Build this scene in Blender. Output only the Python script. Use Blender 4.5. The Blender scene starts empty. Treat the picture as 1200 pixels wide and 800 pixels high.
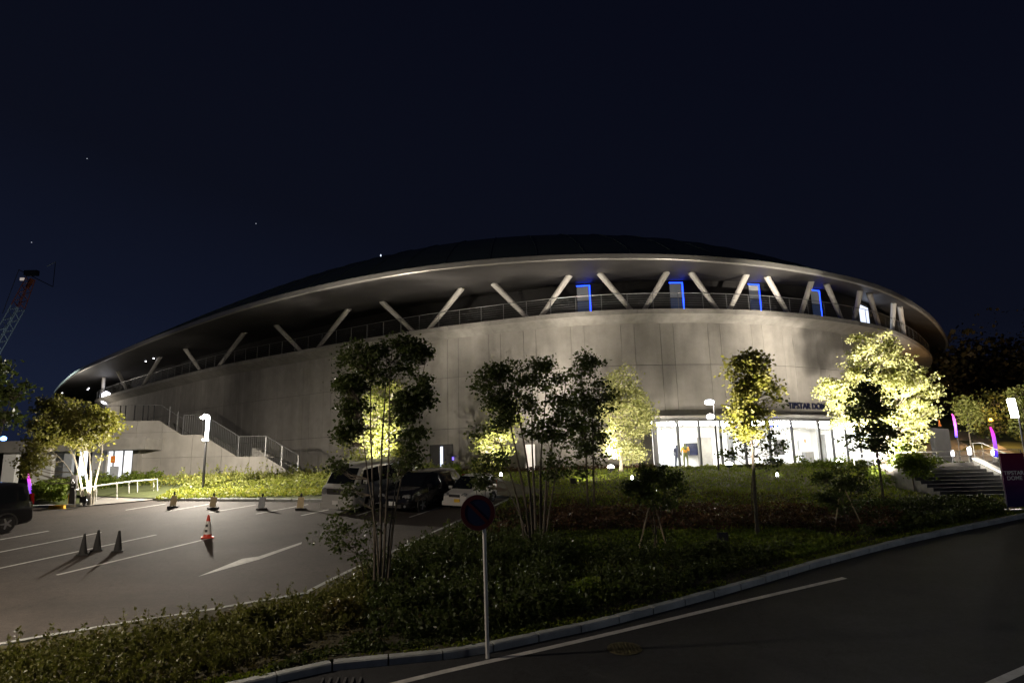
import bpy, math, random
import numpy as np
from mathutils import Vector, Matrix, geometry
from mathutils import noise as mnoise
random.seed(7); RNG = np.random.default_rng(11)
R = math.radians
scene = bpy.context.scene
COL = scene.collection

# ------------------------------------------------------------------ camera
F_PX, PITCH, ROLL = 785.0, R(11.0), 0.025
cam_d = bpy.data.cameras.new('camera'); cam = bpy.data.objects.new('camera', cam_d); COL.objects.link(cam)
cam_d.sensor_width = 36.0; cam_d.lens = F_PX / 1200 * 36; cam_d.clip_end = 3000; cam_d.clip_start = 0.1
FW = Vector((0, math.cos(PITCH), math.sin(PITCH))); UP0 = Vector((0, -math.sin(PITCH), math.cos(PITCH))); RT0 = Vector((1, 0, 0))
RT = RT0 * math.cos(ROLL) - UP0 * math.sin(ROLL); UP = UP0 * math.cos(ROLL) + RT0 * math.sin(ROLL)
cam.matrix_world = Matrix((RT, UP, -FW)).transposed().to_4x4()
scene.camera = cam

# ------------------------------------------------------------------ render, exposure
scene.render.engine = 'CYCLES'
scene.cycles.use_denoising = True
scene.cycles.max_bounces = 6; scene.cycles.diffuse_bounces = 3; scene.cycles.transparent_max_bounces = 8
scene.cycles.sample_clamp_indirect = 6.0
scene.cycles.caustics_reflective = False; scene.cycles.caustics_refractive = False
scene.view_settings.view_transform = 'Standard'; scene.view_settings.look = 'None'
scene.view_settings.exposure = 0.0; scene.view_settings.gamma = 1.0

# ------------------------------------------------------------------ night sky
w = bpy.data.worlds.new('World'); scene.world = w; w.use_nodes = True
nt = w.node_tree; nt.nodes.clear()
def N(tree, t, **kw):
    n = tree.nodes.new(t)
    for k, v in kw.items(): setattr(n, k, v)
    return n
tc = N(nt, 'ShaderNodeTexCoord'); sx = N(nt, 'ShaderNodeSeparateXYZ'); rp = N(nt, 'ShaderNodeValToRGB')
nt.links.new(tc.outputs['Generated'], sx.inputs[0])
md = N(nt, 'ShaderNodeMath', operation='MULTIPLY_ADD'); md.inputs[1].default_value = 0.22   # glow of the town, to the left
nt.links.new(sx.outputs['X'], md.inputs[0]); nt.links.new(sx.outputs['Z'], md.inputs[2])
nt.links.new(md.outputs[0], rp.inputs[0])
cr = rp.color_ramp
cr.elements[0].position = 0.0; cr.elements[0].color = (0.0078, 0.0115, 0.028, 1)
cr.elements[1].position = 0.62; cr.elements[1].color = (0.0026, 0.0033, 0.0085, 1)
e = cr.elements.new(0.12); e.color = (0.0052, 0.0074, 0.0185, 1)
e = cr.elements.new(0.30); e.color = (0.0036, 0.0046, 0.0105, 1)
bg = N(nt, 'ShaderNodeBackground'); bg.inputs['Strength'].default_value = 1.0
out = N(nt, 'ShaderNodeOutputWorld')
nt.links.new(rp.outputs[0], bg.inputs[0]); nt.links.new(bg.outputs[0], out.inputs[0])

# light levels (watts), tuned at the top
W_STREET_LEFT = 5600; W_STREET_MID = 300; W_FLOOD = 1650; W_TREE_UP = 6800; W_LOBBY = 32.0
W_OFF_LEFT = 2500; W_OFF_RIGHT = 300
WARM = (1.0, 0.80, 0.58); NEUT = (1.0, 0.90, 0.76); COOL = (0.86, 0.90, 1.0)

# ------------------------------------------------------------------ picture -> place helpers
PZ = -0.12; GA, GB = -4.36, 0.107            # plateau height; car park and road lie on one slope
YC = (PZ - GA) / GB
def G(x, y): return min(GA + GB * y, PZ)
def ray(px, py): return FW + RT * ((px - 600) / F_PX) + UP * ((400 - py) / F_PX)
def at(px, py, dz=0.0):
    d = ray(px, py); t = (GA + dz) / (d.z - GB * d.y)
    P = d * t
    if t <= 0 or P.y > YC:
        t = (PZ + dz) / min(d.z, -1e-3); P = d * t
        if P.y > 70: P = d * (70 / d.y)
    P.z = G(P.x, P.y) + dz
    return P
def atY(px, py, Y): d = ray(px, py); return d * (Y / d.y)
def atZ(px, py, z): d = ray(px, py); return d * (z / d.z)
def proj(P):
    P = Vector(P); z = P.dot(FW)
    return 600 + F_PX * P.dot(RT) / z, 400 - F_PX * P.dot(UP) / z

# ------------------------------------------------------------------ materials
def mat(name, col, rough=0.7, var=0.15, scale=6.0, bump=0.0, bscale=40.0, metal=0.0, spec=0.5, stain=0.0, sscale=(0.4, 0.4, 0.12), panel=0.0, grain=0.0):
    m = bpy.data.materials.new(name); m.use_nodes = True; t = m.node_tree
    b = t.nodes['Principled BSDF']; b.inputs['Roughness'].default_value = rough; b.inputs['Metallic'].default_value = metal
    b.inputs['Specular IOR Level'].default_value = spec
    co = N(t, 'ShaderNodeTexCoord')
    no = N(t, 'ShaderNodeTexNoise'); no.inputs['Scale'].default_value = scale; no.inputs['Detail'].default_value = 6; no.inputs['Roughness'].default_value = .65
    t.links.new(co.outputs['Object'], no.inputs['Vector'])
    mr = N(t, 'ShaderNodeMapRange'); mr.inputs[1].default_value = .3; mr.inputs[2].default_value = .7
    mr.inputs[3].default_value = 1 - var; mr.inputs[4].default_value = 1 + var
    t.links.new(no.outputs['Fac'], mr.inputs[0])
    vm = N(t, 'ShaderNodeVectorMath', operation='SCALE'); vm.inputs[0].default_value = col[:3]
    t.links.new(mr.outputs[0], vm.inputs['Scale'])
    last = vm.outputs[0]
    if stain:
        mp = N(t, 'ShaderNodeMapping'); mp.inputs['Scale'].default_value = sscale
        t.links.new(co.outputs['Object'], mp.inputs[0])
        n2 = N(t, 'ShaderNodeTexNoise'); n2.inputs['Scale'].default_value = 1.0; n2.inputs['Detail'].default_value = 8; n2.inputs['Roughness'].default_value = .6
        t.links.new(mp.outputs[0], n2.inputs['Vector'])
        m2 = N(t, 'ShaderNodeMapRange'); m2.inputs[1].default_value = .32; m2.inputs[2].default_value = .62
        m2.inputs[3].default_value = 1 - stain; m2.inputs[4].default_value = 1.0 + stain * .2
        t.links.new(n2.outputs['Fac'], m2.inputs[0])
        v2 = N(t, 'ShaderNodeVectorMath', operation='SCALE'); t.links.new(last, v2.inputs[0]); t.links.new(m2.outputs[0], v2.inputs['Scale'])
        last = v2.outputs[0]
    if panel:
        oi = N(t, 'ShaderNodeObjectInfo'); m3 = N(t, 'ShaderNodeMapRange'); m3.inputs[3].default_value = 1 - panel; m3.inputs[4].default_value = 1 + panel
        t.links.new(oi.outputs['Random'], m3.inputs[0]); v3 = N(t, 'ShaderNodeVectorMath', operation='SCALE'); t.links.new(last, v3.inputs[0]); t.links.new(m3.outputs[0], v3.inputs['Scale']); last = v3.outputs[0]
    if grain:
        for sc_, am in ((70, grain), (9, grain * .35)):
            n4 = N(t, 'ShaderNodeTexNoise'); n4.inputs['Scale'].default_value = sc_; n4.inputs['Detail'].default_value = 3; t.links.new(co.outputs['Object'], n4.inputs['Vector'])
            m4 = N(t, 'ShaderNodeMapRange'); m4.inputs[1].default_value = .35; m4.inputs[2].default_value = .65; m4.inputs[3].default_value = 1 - am; m4.inputs[4].default_value = 1 + am
            t.links.new(n4.outputs['Fac'], m4.inputs[0]); v4 = N(t, 'ShaderNodeVectorMath', operation='SCALE'); t.links.new(last, v4.inputs[0]); t.links.new(m4.outputs[0], v4.inputs['Scale']); last = v4.outputs[0]
        # fine cracks between irregular patches
        vo = N(t, 'ShaderNodeTexVoronoi', feature='DISTANCE_TO_EDGE'); vo.inputs['Scale'].default_value = .22
        nw = N(t, 'ShaderNodeTexNoise'); nw.inputs['Scale'].default_value = 1.2; nw.inputs['Detail'].default_value = 5; t.links.new(co.outputs['Object'], nw.inputs['Vector'])
        av = N(t, 'ShaderNodeVectorMath', operation='MULTIPLY_ADD'); av.inputs[1].default_value = (2.2, 2.2, 0); t.links.new(nw.outputs['Color'], av.inputs[0]); t.links.new(co.outputs['Object'], av.inputs[2]); t.links.new(av.outputs[0], vo.inputs['Vector'])
        m5 = N(t, 'ShaderNodeMapRange'); m5.inputs[1].default_value = .0; m5.inputs[2].default_value = .006; m5.inputs[3].default_value = .55; m5.inputs[4].default_value = 1
        t.links.new(vo.outputs['Distance'], m5.inputs[0]); v5 = N(t, 'ShaderNodeVectorMath', operation='SCALE'); t.links.new(last, v5.inputs[0]); t.links.new(m5.outputs[0], v5.inputs['Scale']); last = v5.outputs[0]
    t.links.new(last, b.inputs['Base Color'])
    if bump:
        n3 = N(t, 'ShaderNodeTexNoise'); n3.inputs['Scale'].default_value = bscale; n3.inputs['Detail'].default_value = 4
        t.links.new(co.outputs['Object'], n3.inputs['Vector'])
        bp = N(t, 'ShaderNodeBump'); bp.inputs['Strength'].default_value = bump; bp.inputs['Distance'].default_value = 0.02
        t.links.new(n3.outputs['Fac'], bp.inputs['Height']); t.links.new(bp.outputs[0], b.inputs['Normal'])
    return m
def emis(name, col, s, base=(.8, .8, .8)):
    m = bpy.data.materials.new(name); m.use_nodes = True; b = m.node_tree.nodes['Principled BSDF']
    b.inputs['Base Color'].default_value = (*base, 1); b.inputs['Emission Color'].default_value = (*col, 1); b.inputs['Emission Strength'].default_value = s
    return m
def leafmat(name, c1, c2, tr=.35, rough=.45):
    m = bpy.data.materials.new(name); m.use_nodes = True; t = m.node_tree; b = t.nodes['Principled BSDF']
    g = N(t, 'ShaderNodeNewGeometry'); mx = N(t, 'ShaderNodeMix', data_type='RGBA')
    mx.inputs['A'].default_value = (*c1, 1); mx.inputs['B'].default_value = (*c2, 1)
    t.links.new(g.outputs['Random Per Island'], mx.inputs['Factor'])
    t.links.new(mx.outputs['Result'], b.inputs['Base Color']); b.inputs['Roughness'].default_value = rough; b.inputs['Specular IOR Level'].default_value = .5 if rough < .3 else .22
    tl = N(t, 'ShaderNodeBsdfTranslucent'); ms = N(t, 'ShaderNodeMixShader'); ms.inputs[0].default_value = tr
    vs = N(t, 'ShaderNodeVectorMath', operation='MULTIPLY'); vs.inputs[1].default_value = (1.2, 1.3, .7)
    t.links.new(mx.outputs['Result'], vs.inputs[0]); t.links.new(vs.outputs[0], tl.inputs[0])
    o = t.nodes['Material Output']; t.links.new(b.outputs[0], ms.inputs[1]); t.links.new(tl.outputs[0], ms.inputs[2]); t.links.new(ms.outputs[0], o.inputs[0])
    return m
M = {}
M['wall'] = mat('wall_concrete', (.30, .28, .25), .8, .12, 1.3, .25, 14, stain=.30, sscale=(.5, .5, .07), panel=.06)
M['joint'] = mat('joint_concrete', (.10, .095, .085), .9, .1)
M['slab'] = mat('slab_concrete', (.26, .245, .22), .8, .12, 2, .2, 20, stain=.2, sscale=(.5, .5, .5))
M['steel_col'] = mat('column_paint', (.48, .455, .42), .6, .06, 3, .1, 10)
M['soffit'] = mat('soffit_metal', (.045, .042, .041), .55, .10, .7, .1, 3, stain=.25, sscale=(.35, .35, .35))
M['fascia'] = mat('fascia_metal', (.34, .325, .30), .35, .08, 2, metal=.5)
M['roof'] = mat('roof_sheet', (.11, .15, .125), .55, .15, .3, .1, 2)
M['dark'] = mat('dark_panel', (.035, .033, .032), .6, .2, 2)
M['black'] = mat('black_metal', (.02, .02, .021), .4, .1, 8)
M['rail'] = mat('railing_steel', (.22, .22, .22), .4, .1, 8, metal=.6)
M['white_rail'] = mat('light_steel', (.72, .71, .68), .35, .05, 8, metal=.2)
M['asph'] = mat('asphalt', (.062, .050, .042), .8, .22, .8, .5, 90, stain=.3, sscale=(.25, .6, .3), grain=.4)
M['road'] = mat('road_asphalt', (.029, .030, .032), .85, .2, .9, .5, 90, stain=.3, sscale=(.12, .6, .3), grain=.4)
M['paint'] = mat('road_paint', (.60, .59, .56), .7, .14, 9, .1, 60, stain=.25, sscale=(3, 3, 3))
M['kerb'] = mat('kerb_concrete', (.44, .46, .45), .85, .16, 5, .3, 40, stain=.3, sscale=(1.5, 1.5, 1.5))
M['kerb_yellow'] = mat('yellow_kerb', (.75, .42, .03), .7, .1, 6)
M['soil'] = mat('soil', (.045, .035, .022), .95, .35, 3, .8, 25)
M['turf'] = mat('turf_ground', (.055, .066, .016), .95, .35, 1.6, .8, 30)
M['bank'] = mat('bank_soil', (.055, .048, .022), .95, .4, 5, .9, 25, stain=.45, sscale=(.9, .9, .9))
M['step'] = mat('step_stone', (.13, .125, .12), .75, .15, 4, .3, 30, stain=.2, sscale=(1, 1, 1))
M['pave'] = mat('paving', (.25, .235, .215), .8, .12, 4, .3, 30, stain=.15, sscale=(1, 1, 1))
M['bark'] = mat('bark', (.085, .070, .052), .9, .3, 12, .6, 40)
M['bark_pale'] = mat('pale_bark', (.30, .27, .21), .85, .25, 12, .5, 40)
M['wood'] = mat('stake_wood', (.34, .26, .16), .8, .2, 14)
M['red'] = mat('red_plastic', (.65, .05, .02), .5, .1, 8)
M['orange'] = mat('orange_plastic', (.8, .22, .02), .5, .1, 8)
M['white'] = mat('white_paint', (.75, .74, .71), .45, .05, 5)
M['rubber'] = mat('rubber', (.018, .018, .018), .8, .2, 10)
M['cream'] = mat('cream_board', (.62, .50, .30), .6, .1, 6)
M['greyboard'] = mat('grey_board', (.42, .44, .46), .6, .1, 6)
M['sign_red'] = mat('sign_red', (.085, .010, .012), .45, .05, 5)
M['sign_blue'] = mat('sign_blue', (.008, .020, .065), .45, .05, 5)
M['car_white'] = mat('white_car_paint', (.62, .61, .58), .28, .02, 3)
M['car_silver'] = mat('silver_white_paint', (.50, .50, .48), .25, .02, 3, metal=.15)
M['car_black'] = mat('black_car_paint', (.012, .012, .014), .16, .05, 3)
M['carglass'] = mat('car_glass', (.010, .012, .013), .06, .05, 3)
M['tyre'] = mat('tyre_rubber', (.02, .02, .02), .85, .2, 10)
M['alloy'] = mat('wheel_alloy', (.45, .45, .46), .3, .05, 5, metal=.8)
M['headlamp'] = mat('headlamp_glass', (.20, .21, .22), .08, .05, 5)
M['tail'] = mat('tail_lamp', (.30, .01, .01), .2, .05, 5)
M['plate'] = mat('yellow_plate', (.75, .48, .03), .5, .04, 5)
M['plate_white'] = mat('white_plate', (.7, .7, .68), .5, .04, 5)
M['inwall'] = mat('white_interior', (.82, .81, .79), .7, .03, 2)
M['infloor'] = mat('interior_floor', (.50, .49, .47), .4, .06, 2)
M['letter'] = mat('navy_letters', (.005, .008, .032), .4, .05, 5)
M['white_letter'] = mat('white_letters', (.8, .8, .82), .5, .03, 5)
M['vest'] = mat('orange_vest', (.85, .38, .05), .8, .08, 20)
M['navy_cloth'] = mat('navy_cloth', (.03, .035, .06), .9, .1, 20)
M['green_cloth'] = mat('khaki_cloth', (.16, .17, .06), .9, .1, 20)
M['skin'] = mat('skin', (.50, .30, .20), .6, .05, 10)
M['hair'] = mat('hair', (.015, .012, .010), .7, .1, 20)
M['crane_red'] = mat('crane_red', (.28, .07, .03), .6, .1, 3)
M['crane_blue'] = mat('crane_pale', (.35, .42, .45), .6, .1, 3)
M['iron'] = mat('cast_iron', (.11, .095, .045), .6, .25, 12, .5, 50, metal=.3)
M['glow'] = emis('lamp_glow', (1, .98, .97), 40)
M['glow_soft'] = emis('lamp_glow_soft', (.93, .92, 1), 7)
M['glow_flood'] = emis('flood_lens', (1, .97, .93), 35)
M['blue_led'] = emis('blue_led', (.012, .055, 1.0), 6.0, (.02, .03, .2))
M['blue_spot'] = emis('blue_spot', (.15, .35, 1.0), 9, (.1, .1, .3))
M['cool_led'] = emis('cool_led', (.72, .80, 1.0), 1.6)
M['violet_led'] = emis('violet_led', (.18, .10, .9), 1.2)
M['ceil_lamp'] = emis('lobby_ceiling_light', (1, .97, .92), W_LOBBY)
M['transom'] = emis('glow_transom', (.9, .92, .95), .085, (.4, .4, .4)); M['glow_pane'] = emis('glow_blue_pane', (.25, .42, 1), .045, (.05, .07, .12))  # faint glow put into panes and transoms that are no lamps
M['star'] = emis('star_light', (.8, .85, 1), .5)
M['step_led'] = emis('step_led', (1, .96, .9), 3.5)
M['amber'] = emis('amber_lamp', (1, .45, .06), 1.3, (.5, .3, .05))
def glassmat(name, tint, tr, rough=.05):
    m = bpy.data.materials.new(name); m.use_nodes = True; t = m.node_tree; o = t.nodes['Material Output']; t.nodes.remove(t.nodes['Principled BSDF'])
    a = N(t, 'ShaderNodeBsdfTransparent'); a.inputs[0].default_value = (*tint, 1); g = N(t, 'ShaderNodeBsdfGlossy'); g.inputs['Roughness'].default_value = rough
    ms = N(t, 'ShaderNodeMixShader'); ms.inputs[0].default_value = tr
    t.links.new(a.outputs[0], ms.inputs[1]); t.links.new(g.outputs[0], ms.inputs[2]); t.links.new(ms.outputs[0], o.inputs[0]); return m
M['glass'] = glassmat('clear_glass', (.93, .96, .95), .06)
def flagmat(name, s):
    m = bpy.data.materials.new(name); m.use_nodes = True; t = m.node_tree; b = t.nodes['Principled BSDF']
    co = N(t, 'ShaderNodeTexCoord'); sp = N(t, 'ShaderNodeSeparateXYZ'); r_ = N(t, 'ShaderNodeValToRGB')
    t.links.new(co.outputs['Generated'], sp.inputs[0]); t.links.new(sp.outputs['Z'], r_.inputs[0])
    r_.color_ramp.elements[0].color = (.02, .02, .75, 1); r_.color_ramp.elements[1].color = (.95, .03, .45, 1)
    r_.color_ramp.elements.new(.5).color = (.45, .10, .95, 1)
    t.links.new(r_.outputs[0], b.inputs['Base Color']); t.links.new(r_.outputs[0], b.inputs['Emission Color']); b.inputs['Emission Strength'].default_value = s
    return m
M['flag'] = flagmat('lit_flag', 1.5)  # backlight put into the cloth, which glows by itself
m = M['banner'] = bpy.data.materials.new('banner_print'); m.use_nodes = True; t = m.node_tree; b = t.nodes['Principled BSDF']
co = N(t, 'ShaderNodeTexCoord'); sp = N(t, 'ShaderNodeSeparateXYZ'); r_ = N(t, 'ShaderNodeValToRGB')
t.links.new(co.outputs['Generated'], sp.inputs[0]); t.links.new(sp.outputs['Z'], r_.inputs[0])
r_.color_ramp.elements[0].color = (.012, .012, .11, 1); r_.color_ramp.elements[1].color = (.16, .005, .035, 1)
t.links.new(r_.outputs[0], b.inputs['Base Color'])
L = {}
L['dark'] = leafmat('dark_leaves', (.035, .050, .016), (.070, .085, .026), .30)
L['lit'] = leafmat('lit_green_leaves', (.15, .17, .045), (.26, .26, .08), .45)  # paler copy for lit plants; lamp light put into the leaf colour
L['pale'] = leafmat('uplit_pale_leaves', (.27, .28, .11), (.40, .39, .19), .45)  # palest copy for strongly uplit crowns; brightness put into the leaf colour
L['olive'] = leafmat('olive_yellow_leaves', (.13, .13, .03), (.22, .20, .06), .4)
L['mid'] = leafmat('mid_green_leaves', (.075, .115, .018), (.15, .18, .03), .40)
L['red'] = leafmat('red_brown_leaves', (.045, .022, .014), (.11, .06, .035), .25)
L['yel'] = leafmat('yellow_flowers', (.38, .34, .07), (.20, .26, .07), .3)
L['grass'] = leafmat('grass_blades', (.10, .145, .014), (.19, .21, .025), .3, .6)
L['glossy'] = leafmat('glossy_leaves', (.075, .085, .020), (.16, .15, .05), .25, .42)
L['brown'] = leafmat('olive_brown_leaves', (.05, .05, .012), (.12, .09, .03), .25, .5)
L['wood'] = leafmat('far_wood_leaves', (.055, .045, .016), (.11, .07, .022), .2)

# ------------------------------------------------------------------ mesh helpers
class B:
    def __init__(s): s.v = []; s.f = []; s.m = []
    def add(s, vs, fs, mi=0):
        o = len(s.v); s.v += [tuple(v) for v in vs]; s.f += [tuple(i + o for i in f) for f in fs]; s.m += [mi] * len(fs); return s
    def box(s, c, sz, rz=0, mi=0, Mx=None):
        x, y, z = sz[0] / 2, sz[1] / 2, sz[2] / 2; c = Vector(c)
        vs = [Vector(p) for p in ((-x, -y, -z), (x, -y, -z), (x, y, -z), (-x, y, -z), (-x, -y, z), (x, -y, z), (x, y, z), (-x, y, z))]
        if Mx is None: Mx = Matrix.Rotation(rz, 3, 'Z')
        return s.add([Mx @ v + c for v in vs], [(0, 3, 2, 1), (4, 5, 6, 7), (0, 1, 5, 4), (1, 2, 6, 5), (2, 3, 7, 6), (3, 0, 4, 7)], mi)
    def tube(s, pts, rad, n=8, mi=0, cap=True):
        pts = [Vector(p) for p in pts]
        if not hasattr(rad, '__len__'): rad = [rad] * len(pts)
        vs = []; fs = []
        up = Vector((0, 0, 1)); prev = None
        for i, p in enumerate(pts):
            d = (pts[min(i + 1, len(pts) - 1)] - pts[max(i - 1, 0)])
            d = d.normalized() if d.length > 1e-9 else up
            if prev is None: a = d.cross(Vector((0, 1, 0)) if abs(d.z) > .9 else up).normalized()
            else: a = (prev - d * prev.dot(d)).normalized()
            prev = a; b_ = d.cross(a)
            for k in range(n):
                q = 2 * math.pi * k / n; vs.append(p + (a * math.cos(q) + b_ * math.sin(q)) * rad[i])
        for i in range(len(pts) - 1):
            for k in range(n):
                k2 = (k + 1) % n; fs.append((i * n + k, i * n + k2, (i + 1) * n + k2, (i + 1) * n + k))
        if cap: fs.append(tuple(range(n - 1, -1, -1))); fs.append(tuple((len(pts) - 1) * n + k for k in range(n)))
        return s.add(vs, fs, mi)
    def lathe(s, c, prof, n=16, mi=0, cap=True):
        c = Vector(c); vs = []; fs = []
        for r_, z in prof:
            for k in range(n): q = 2 * math.pi * k / n; vs.append(c + Vector((r_ * math.cos(q), r_ * math.sin(q), z)))
        for i in range(len(prof) - 1):
            for k in range(n): k2 = (k + 1) % n; fs.append((i * n + k, i * n + k2, (i + 1) * n + k2, (i + 1) * n + k))
        if cap: fs.append(tuple(range(n - 1, -1, -1))); fs.append(tuple((len(prof) - 1) * n + k for k in range(n)))
        return s.add(vs, fs, mi)
    def extrude(s, poly, vec, mi=0):
        poly = [Vector(p) for p in poly]; vec = Vector(vec); n = len(poly)
        return s.add(poly + [p + vec for p in poly], [tuple(range(n)), tuple(range(2 * n - 1, n - 1, -1))] + [(i, i + n, (i + 1) % n + n, (i + 1) % n) for i in range(n)], mi)
    def ob(s, name, ms, parent=None, smooth=False, fix=False):
        me = bpy.data.meshes.new(name); me.from_pydata(s.v, [], s.f)
        for m_ in (ms if isinstance(ms, (list, tuple)) else [ms]): me.materials.append(m_)
        if any(s.m): me.polygons.foreach_set('material_index', s.m)
        if fix:
            import bmesh; bm = bmesh.new(); bm.from_mesh(me); bmesh.ops.recalc_face_normals(bm, faces=bm.faces); bm.to_mesh(me); bm.free()
        if smooth:
            me.polygons.foreach_set('use_smooth', [True] * len(me.polygons))
            try: me.set_sharp_from_angle(angle=R(40))
            except Exception: pass
        me.update()
        o = bpy.data.objects.new(name, me); COL.objects.link(o)
        if parent: link_child(o, parent)
        return o
def link_child(o, parent):
    """children are built in world coordinates; keep them there under their thing"""
    o.parent = parent; o.matrix_parent_inverse = world_of(parent).inverted()
def world_of(o):
    Mw = Matrix.LocRotScale(o.location, o.rotation_euler, o.scale)
    return (world_of(o.parent) @ o.matrix_parent_inverse @ Mw) if o.parent else Mw
def tag(o, label=None, cat=None, group=None, kind=None):
    if label: o['label'] = label
    if cat: o['category'] = cat
    if group: o['group'] = group
    if kind: o['kind'] = kind
    return o
def thing(name, label, cat, loc=(0, 0, 0), group=None, rz=0):
    o = bpy.data.objects.new(name, None); COL.objects.link(o); o.location = loc; o.rotation_euler = (0, 0, rz); o.empty_display_size = .3
    return tag(o, label, cat, group)
def copy_tree(src, parent=None):
    c = src.copy(); COL.objects.link(c)
    if parent: c.parent = parent
    for ch in src.children: copy_tree(ch, c)
    return c
def npmesh(name, verts, quads, m_, parent=None):
    me = bpy.data.meshes.new(name); nv = len(verts); nq = len(quads)
    me.vertices.add(nv); me.vertices.foreach_set('co', np.asarray(verts, np.float32).ravel())
    k = quads.shape[1]
    me.loops.add(nq * k); me.loops.foreach_set('vertex_index', np.asarray(quads, np.int32).ravel())
    me.polygons.add(nq); me.polygons.foreach_set('loop_start', np.arange(0, nq * k, k, dtype=np.int32)); me.polygons.foreach_set('loop_total', np.full(nq, k, np.int32))
    me.materials.append(m_); me.update(calc_edges=True); me.validate()
    o = bpy.data.objects.new(name, me); COL.objects.link(o)
    if parent: link_child(o, parent)
    return o
def leaves_at(pts, size, droop=.2, wid=.42, rng=RNG):
    """one folded rhombic leaf per point"""
    n = len(pts); pts = np.asarray(pts)
    d = rng.normal(size=(n, 3)); d[:, 2] = d[:, 2] * .6 - droop; d /= np.linalg.norm(d, axis=1, keepdims=True)
    a = rng.normal(size=(n, 3)); a -= d * (a * d).sum(1, keepdims=True); a /= np.linalg.norm(a, axis=1, keepdims=True)
    nn = np.cross(d, a); s = (size * rng.uniform(.4, 1.5, n))[:, None]
    v = np.stack([pts, pts + d * s * .5 + a * s * wid + nn * s * .12, pts + d * s, pts + d * s * .5 - a * s * wid + nn * s * .12], 1).reshape(-1, 3)
    return v, np.arange(4 * n).reshape(-1, 4)

def strip(pts, width, dz, off=0.0):
    """flat ribbon on the slope along points; returns verts/faces"""
    P = [Vector((p.x, p.y)) for p in pts]; vs = []; fs = []
    for i, p in enumerate(P):
        d = (P[min(i + 1, len(P) - 1)] - P[max(i - 1, 0)]).normalized(); n_ = Vector((-d.y, d.x))
        for s_ in (-.5, .5):
            q = p + n_ * (width * s_ + off); vs.append((q.x, q.y, G(q.x, q.y) + dz))
    for i in range(len(P) - 1): fs.append((2 * i, 2 * i + 2, 2 * i + 3, 2 * i + 1))
    return vs, fs
def smooth_line(pts, step=.5):
    P = [Vector((p[0], p[1])) for p in pts]; out_ = []
    P = [P[0] * 2 - P[1]] + P + [P[-1] * 2 - P[-2]]
    for i in range(1, len(P) - 2):
        n_ = max(2, int((P[i + 1] - P[i]).length / step))
        for k in range(n_):
            t_ = k / n_; a, b_, c, d = P[i - 1], P[i], P[i + 1], P[i + 2]
            q = .5 * ((2 * b_) + (-a + c) * t_ + (2 * a - 5 * b_ + 4 * c - d) * t_ ** 2 + (-a + 3 * b_ - 3 * c + d) * t_ ** 3)
            out_.append(q)
    out_.append(P[-2]); return out_
def sheet(name, poly, dz, m_, kind='structure', parent=None):
    """polygon laid on the slope"""
    tri = geometry.tessellate_polygon([[Vector((p[0], p[1], 0)) for p in poly]])
    b_ = B().add([(p[0], p[1], G(p[0], p[1]) + dz) for p in poly], [t_ if ccw(poly, t_) else t_[::-1] for t_ in tri]); return tag(b_.ob(name, m_, parent), kind=kind)
def ccw(poly, t_):
    a, b_, c = [poly[i] for i in t_]; return (b_[0] - a[0]) * (c[1] - a[1]) - (b_[1] - a[1]) * (c[0] - a[0]) > 0

# ================================================================== GROUND, ROAD, CAR PARK
b_ = B(); xs = [-900, -300, -120, -60, -30, 0, 30, 60, 120, 300, 900]; ys = [-300, -60, -20, 0, 10, 20, 30, YC, 60, 120, 300, 1500]
for y in ys:
    for x in xs: b_.v.append((x, y, G(x, y) - .02))
for j in range(len(ys) - 1):
    for i in range(len(xs) - 1): k = j * len(xs) + i; b_.f.append((k, k + 1, k + 1 + len(xs), k + len(xs))); b_.m.append(0)
tag(b_.ob('ground', M['turf']), kind='structure')

kerb_px = [(250, 818), (330, 797), (380, 787), (450, 780), (520, 773), (571, 765), (640, 750), (700, 737), (760, 721), (820, 705), (900, 682), (960, 664), (1050, 640), (1120, 624), (1200, 607)]
kerb_w = [at(x, y) for x, y in kerb_px]
dirn = (kerb_w[-1] - kerb_w[-3]).normalized()
kerb_w = [kerb_w[0] - Vector((6, 1.2, 0)) + Vector((0, -.6, 0))] + kerb_w + [kerb_w[-1] + dirn * 12, kerb_w[-1] + dirn * 40 + Vector((0, 6, 0))]
kerb_line = smooth_line([(p.x, p.y) for p in kerb_w], .6)
kl = [(p.x, p.y) for p in kerb_line]
road_poly = kl + [(90, -20), (-60, -20), (kl[0][0] - 20, kl[0][1] - 3)]
sheet('road', road_poly, .004, M['road'])
# edge line, opposite line
wl = [at(x, y) for x, y in [(455, 803), (520, 787), (600, 769), (700, 746), (800, 722), (900, 698), (990, 677)]]
tag(B().add(*strip([Vector((p.x, p.y, 0)) for p in smooth_line([(p.x, p.y) for p in wl], .6)], .14, .009)).ob('edge_line', M['paint']), kind='structure')
wl2 = [at(x, y) for x, y in [(1120, 824), (1160, 803), (1240, 768), (1330, 732)]]
tag(B().add(*strip([Vector((p.x, p.y, 0)) for p in smooth_line([(p.x, p.y) for p in wl2], .6)], .16, .009)).ob('centre_line', M['paint']), kind='structure')

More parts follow.
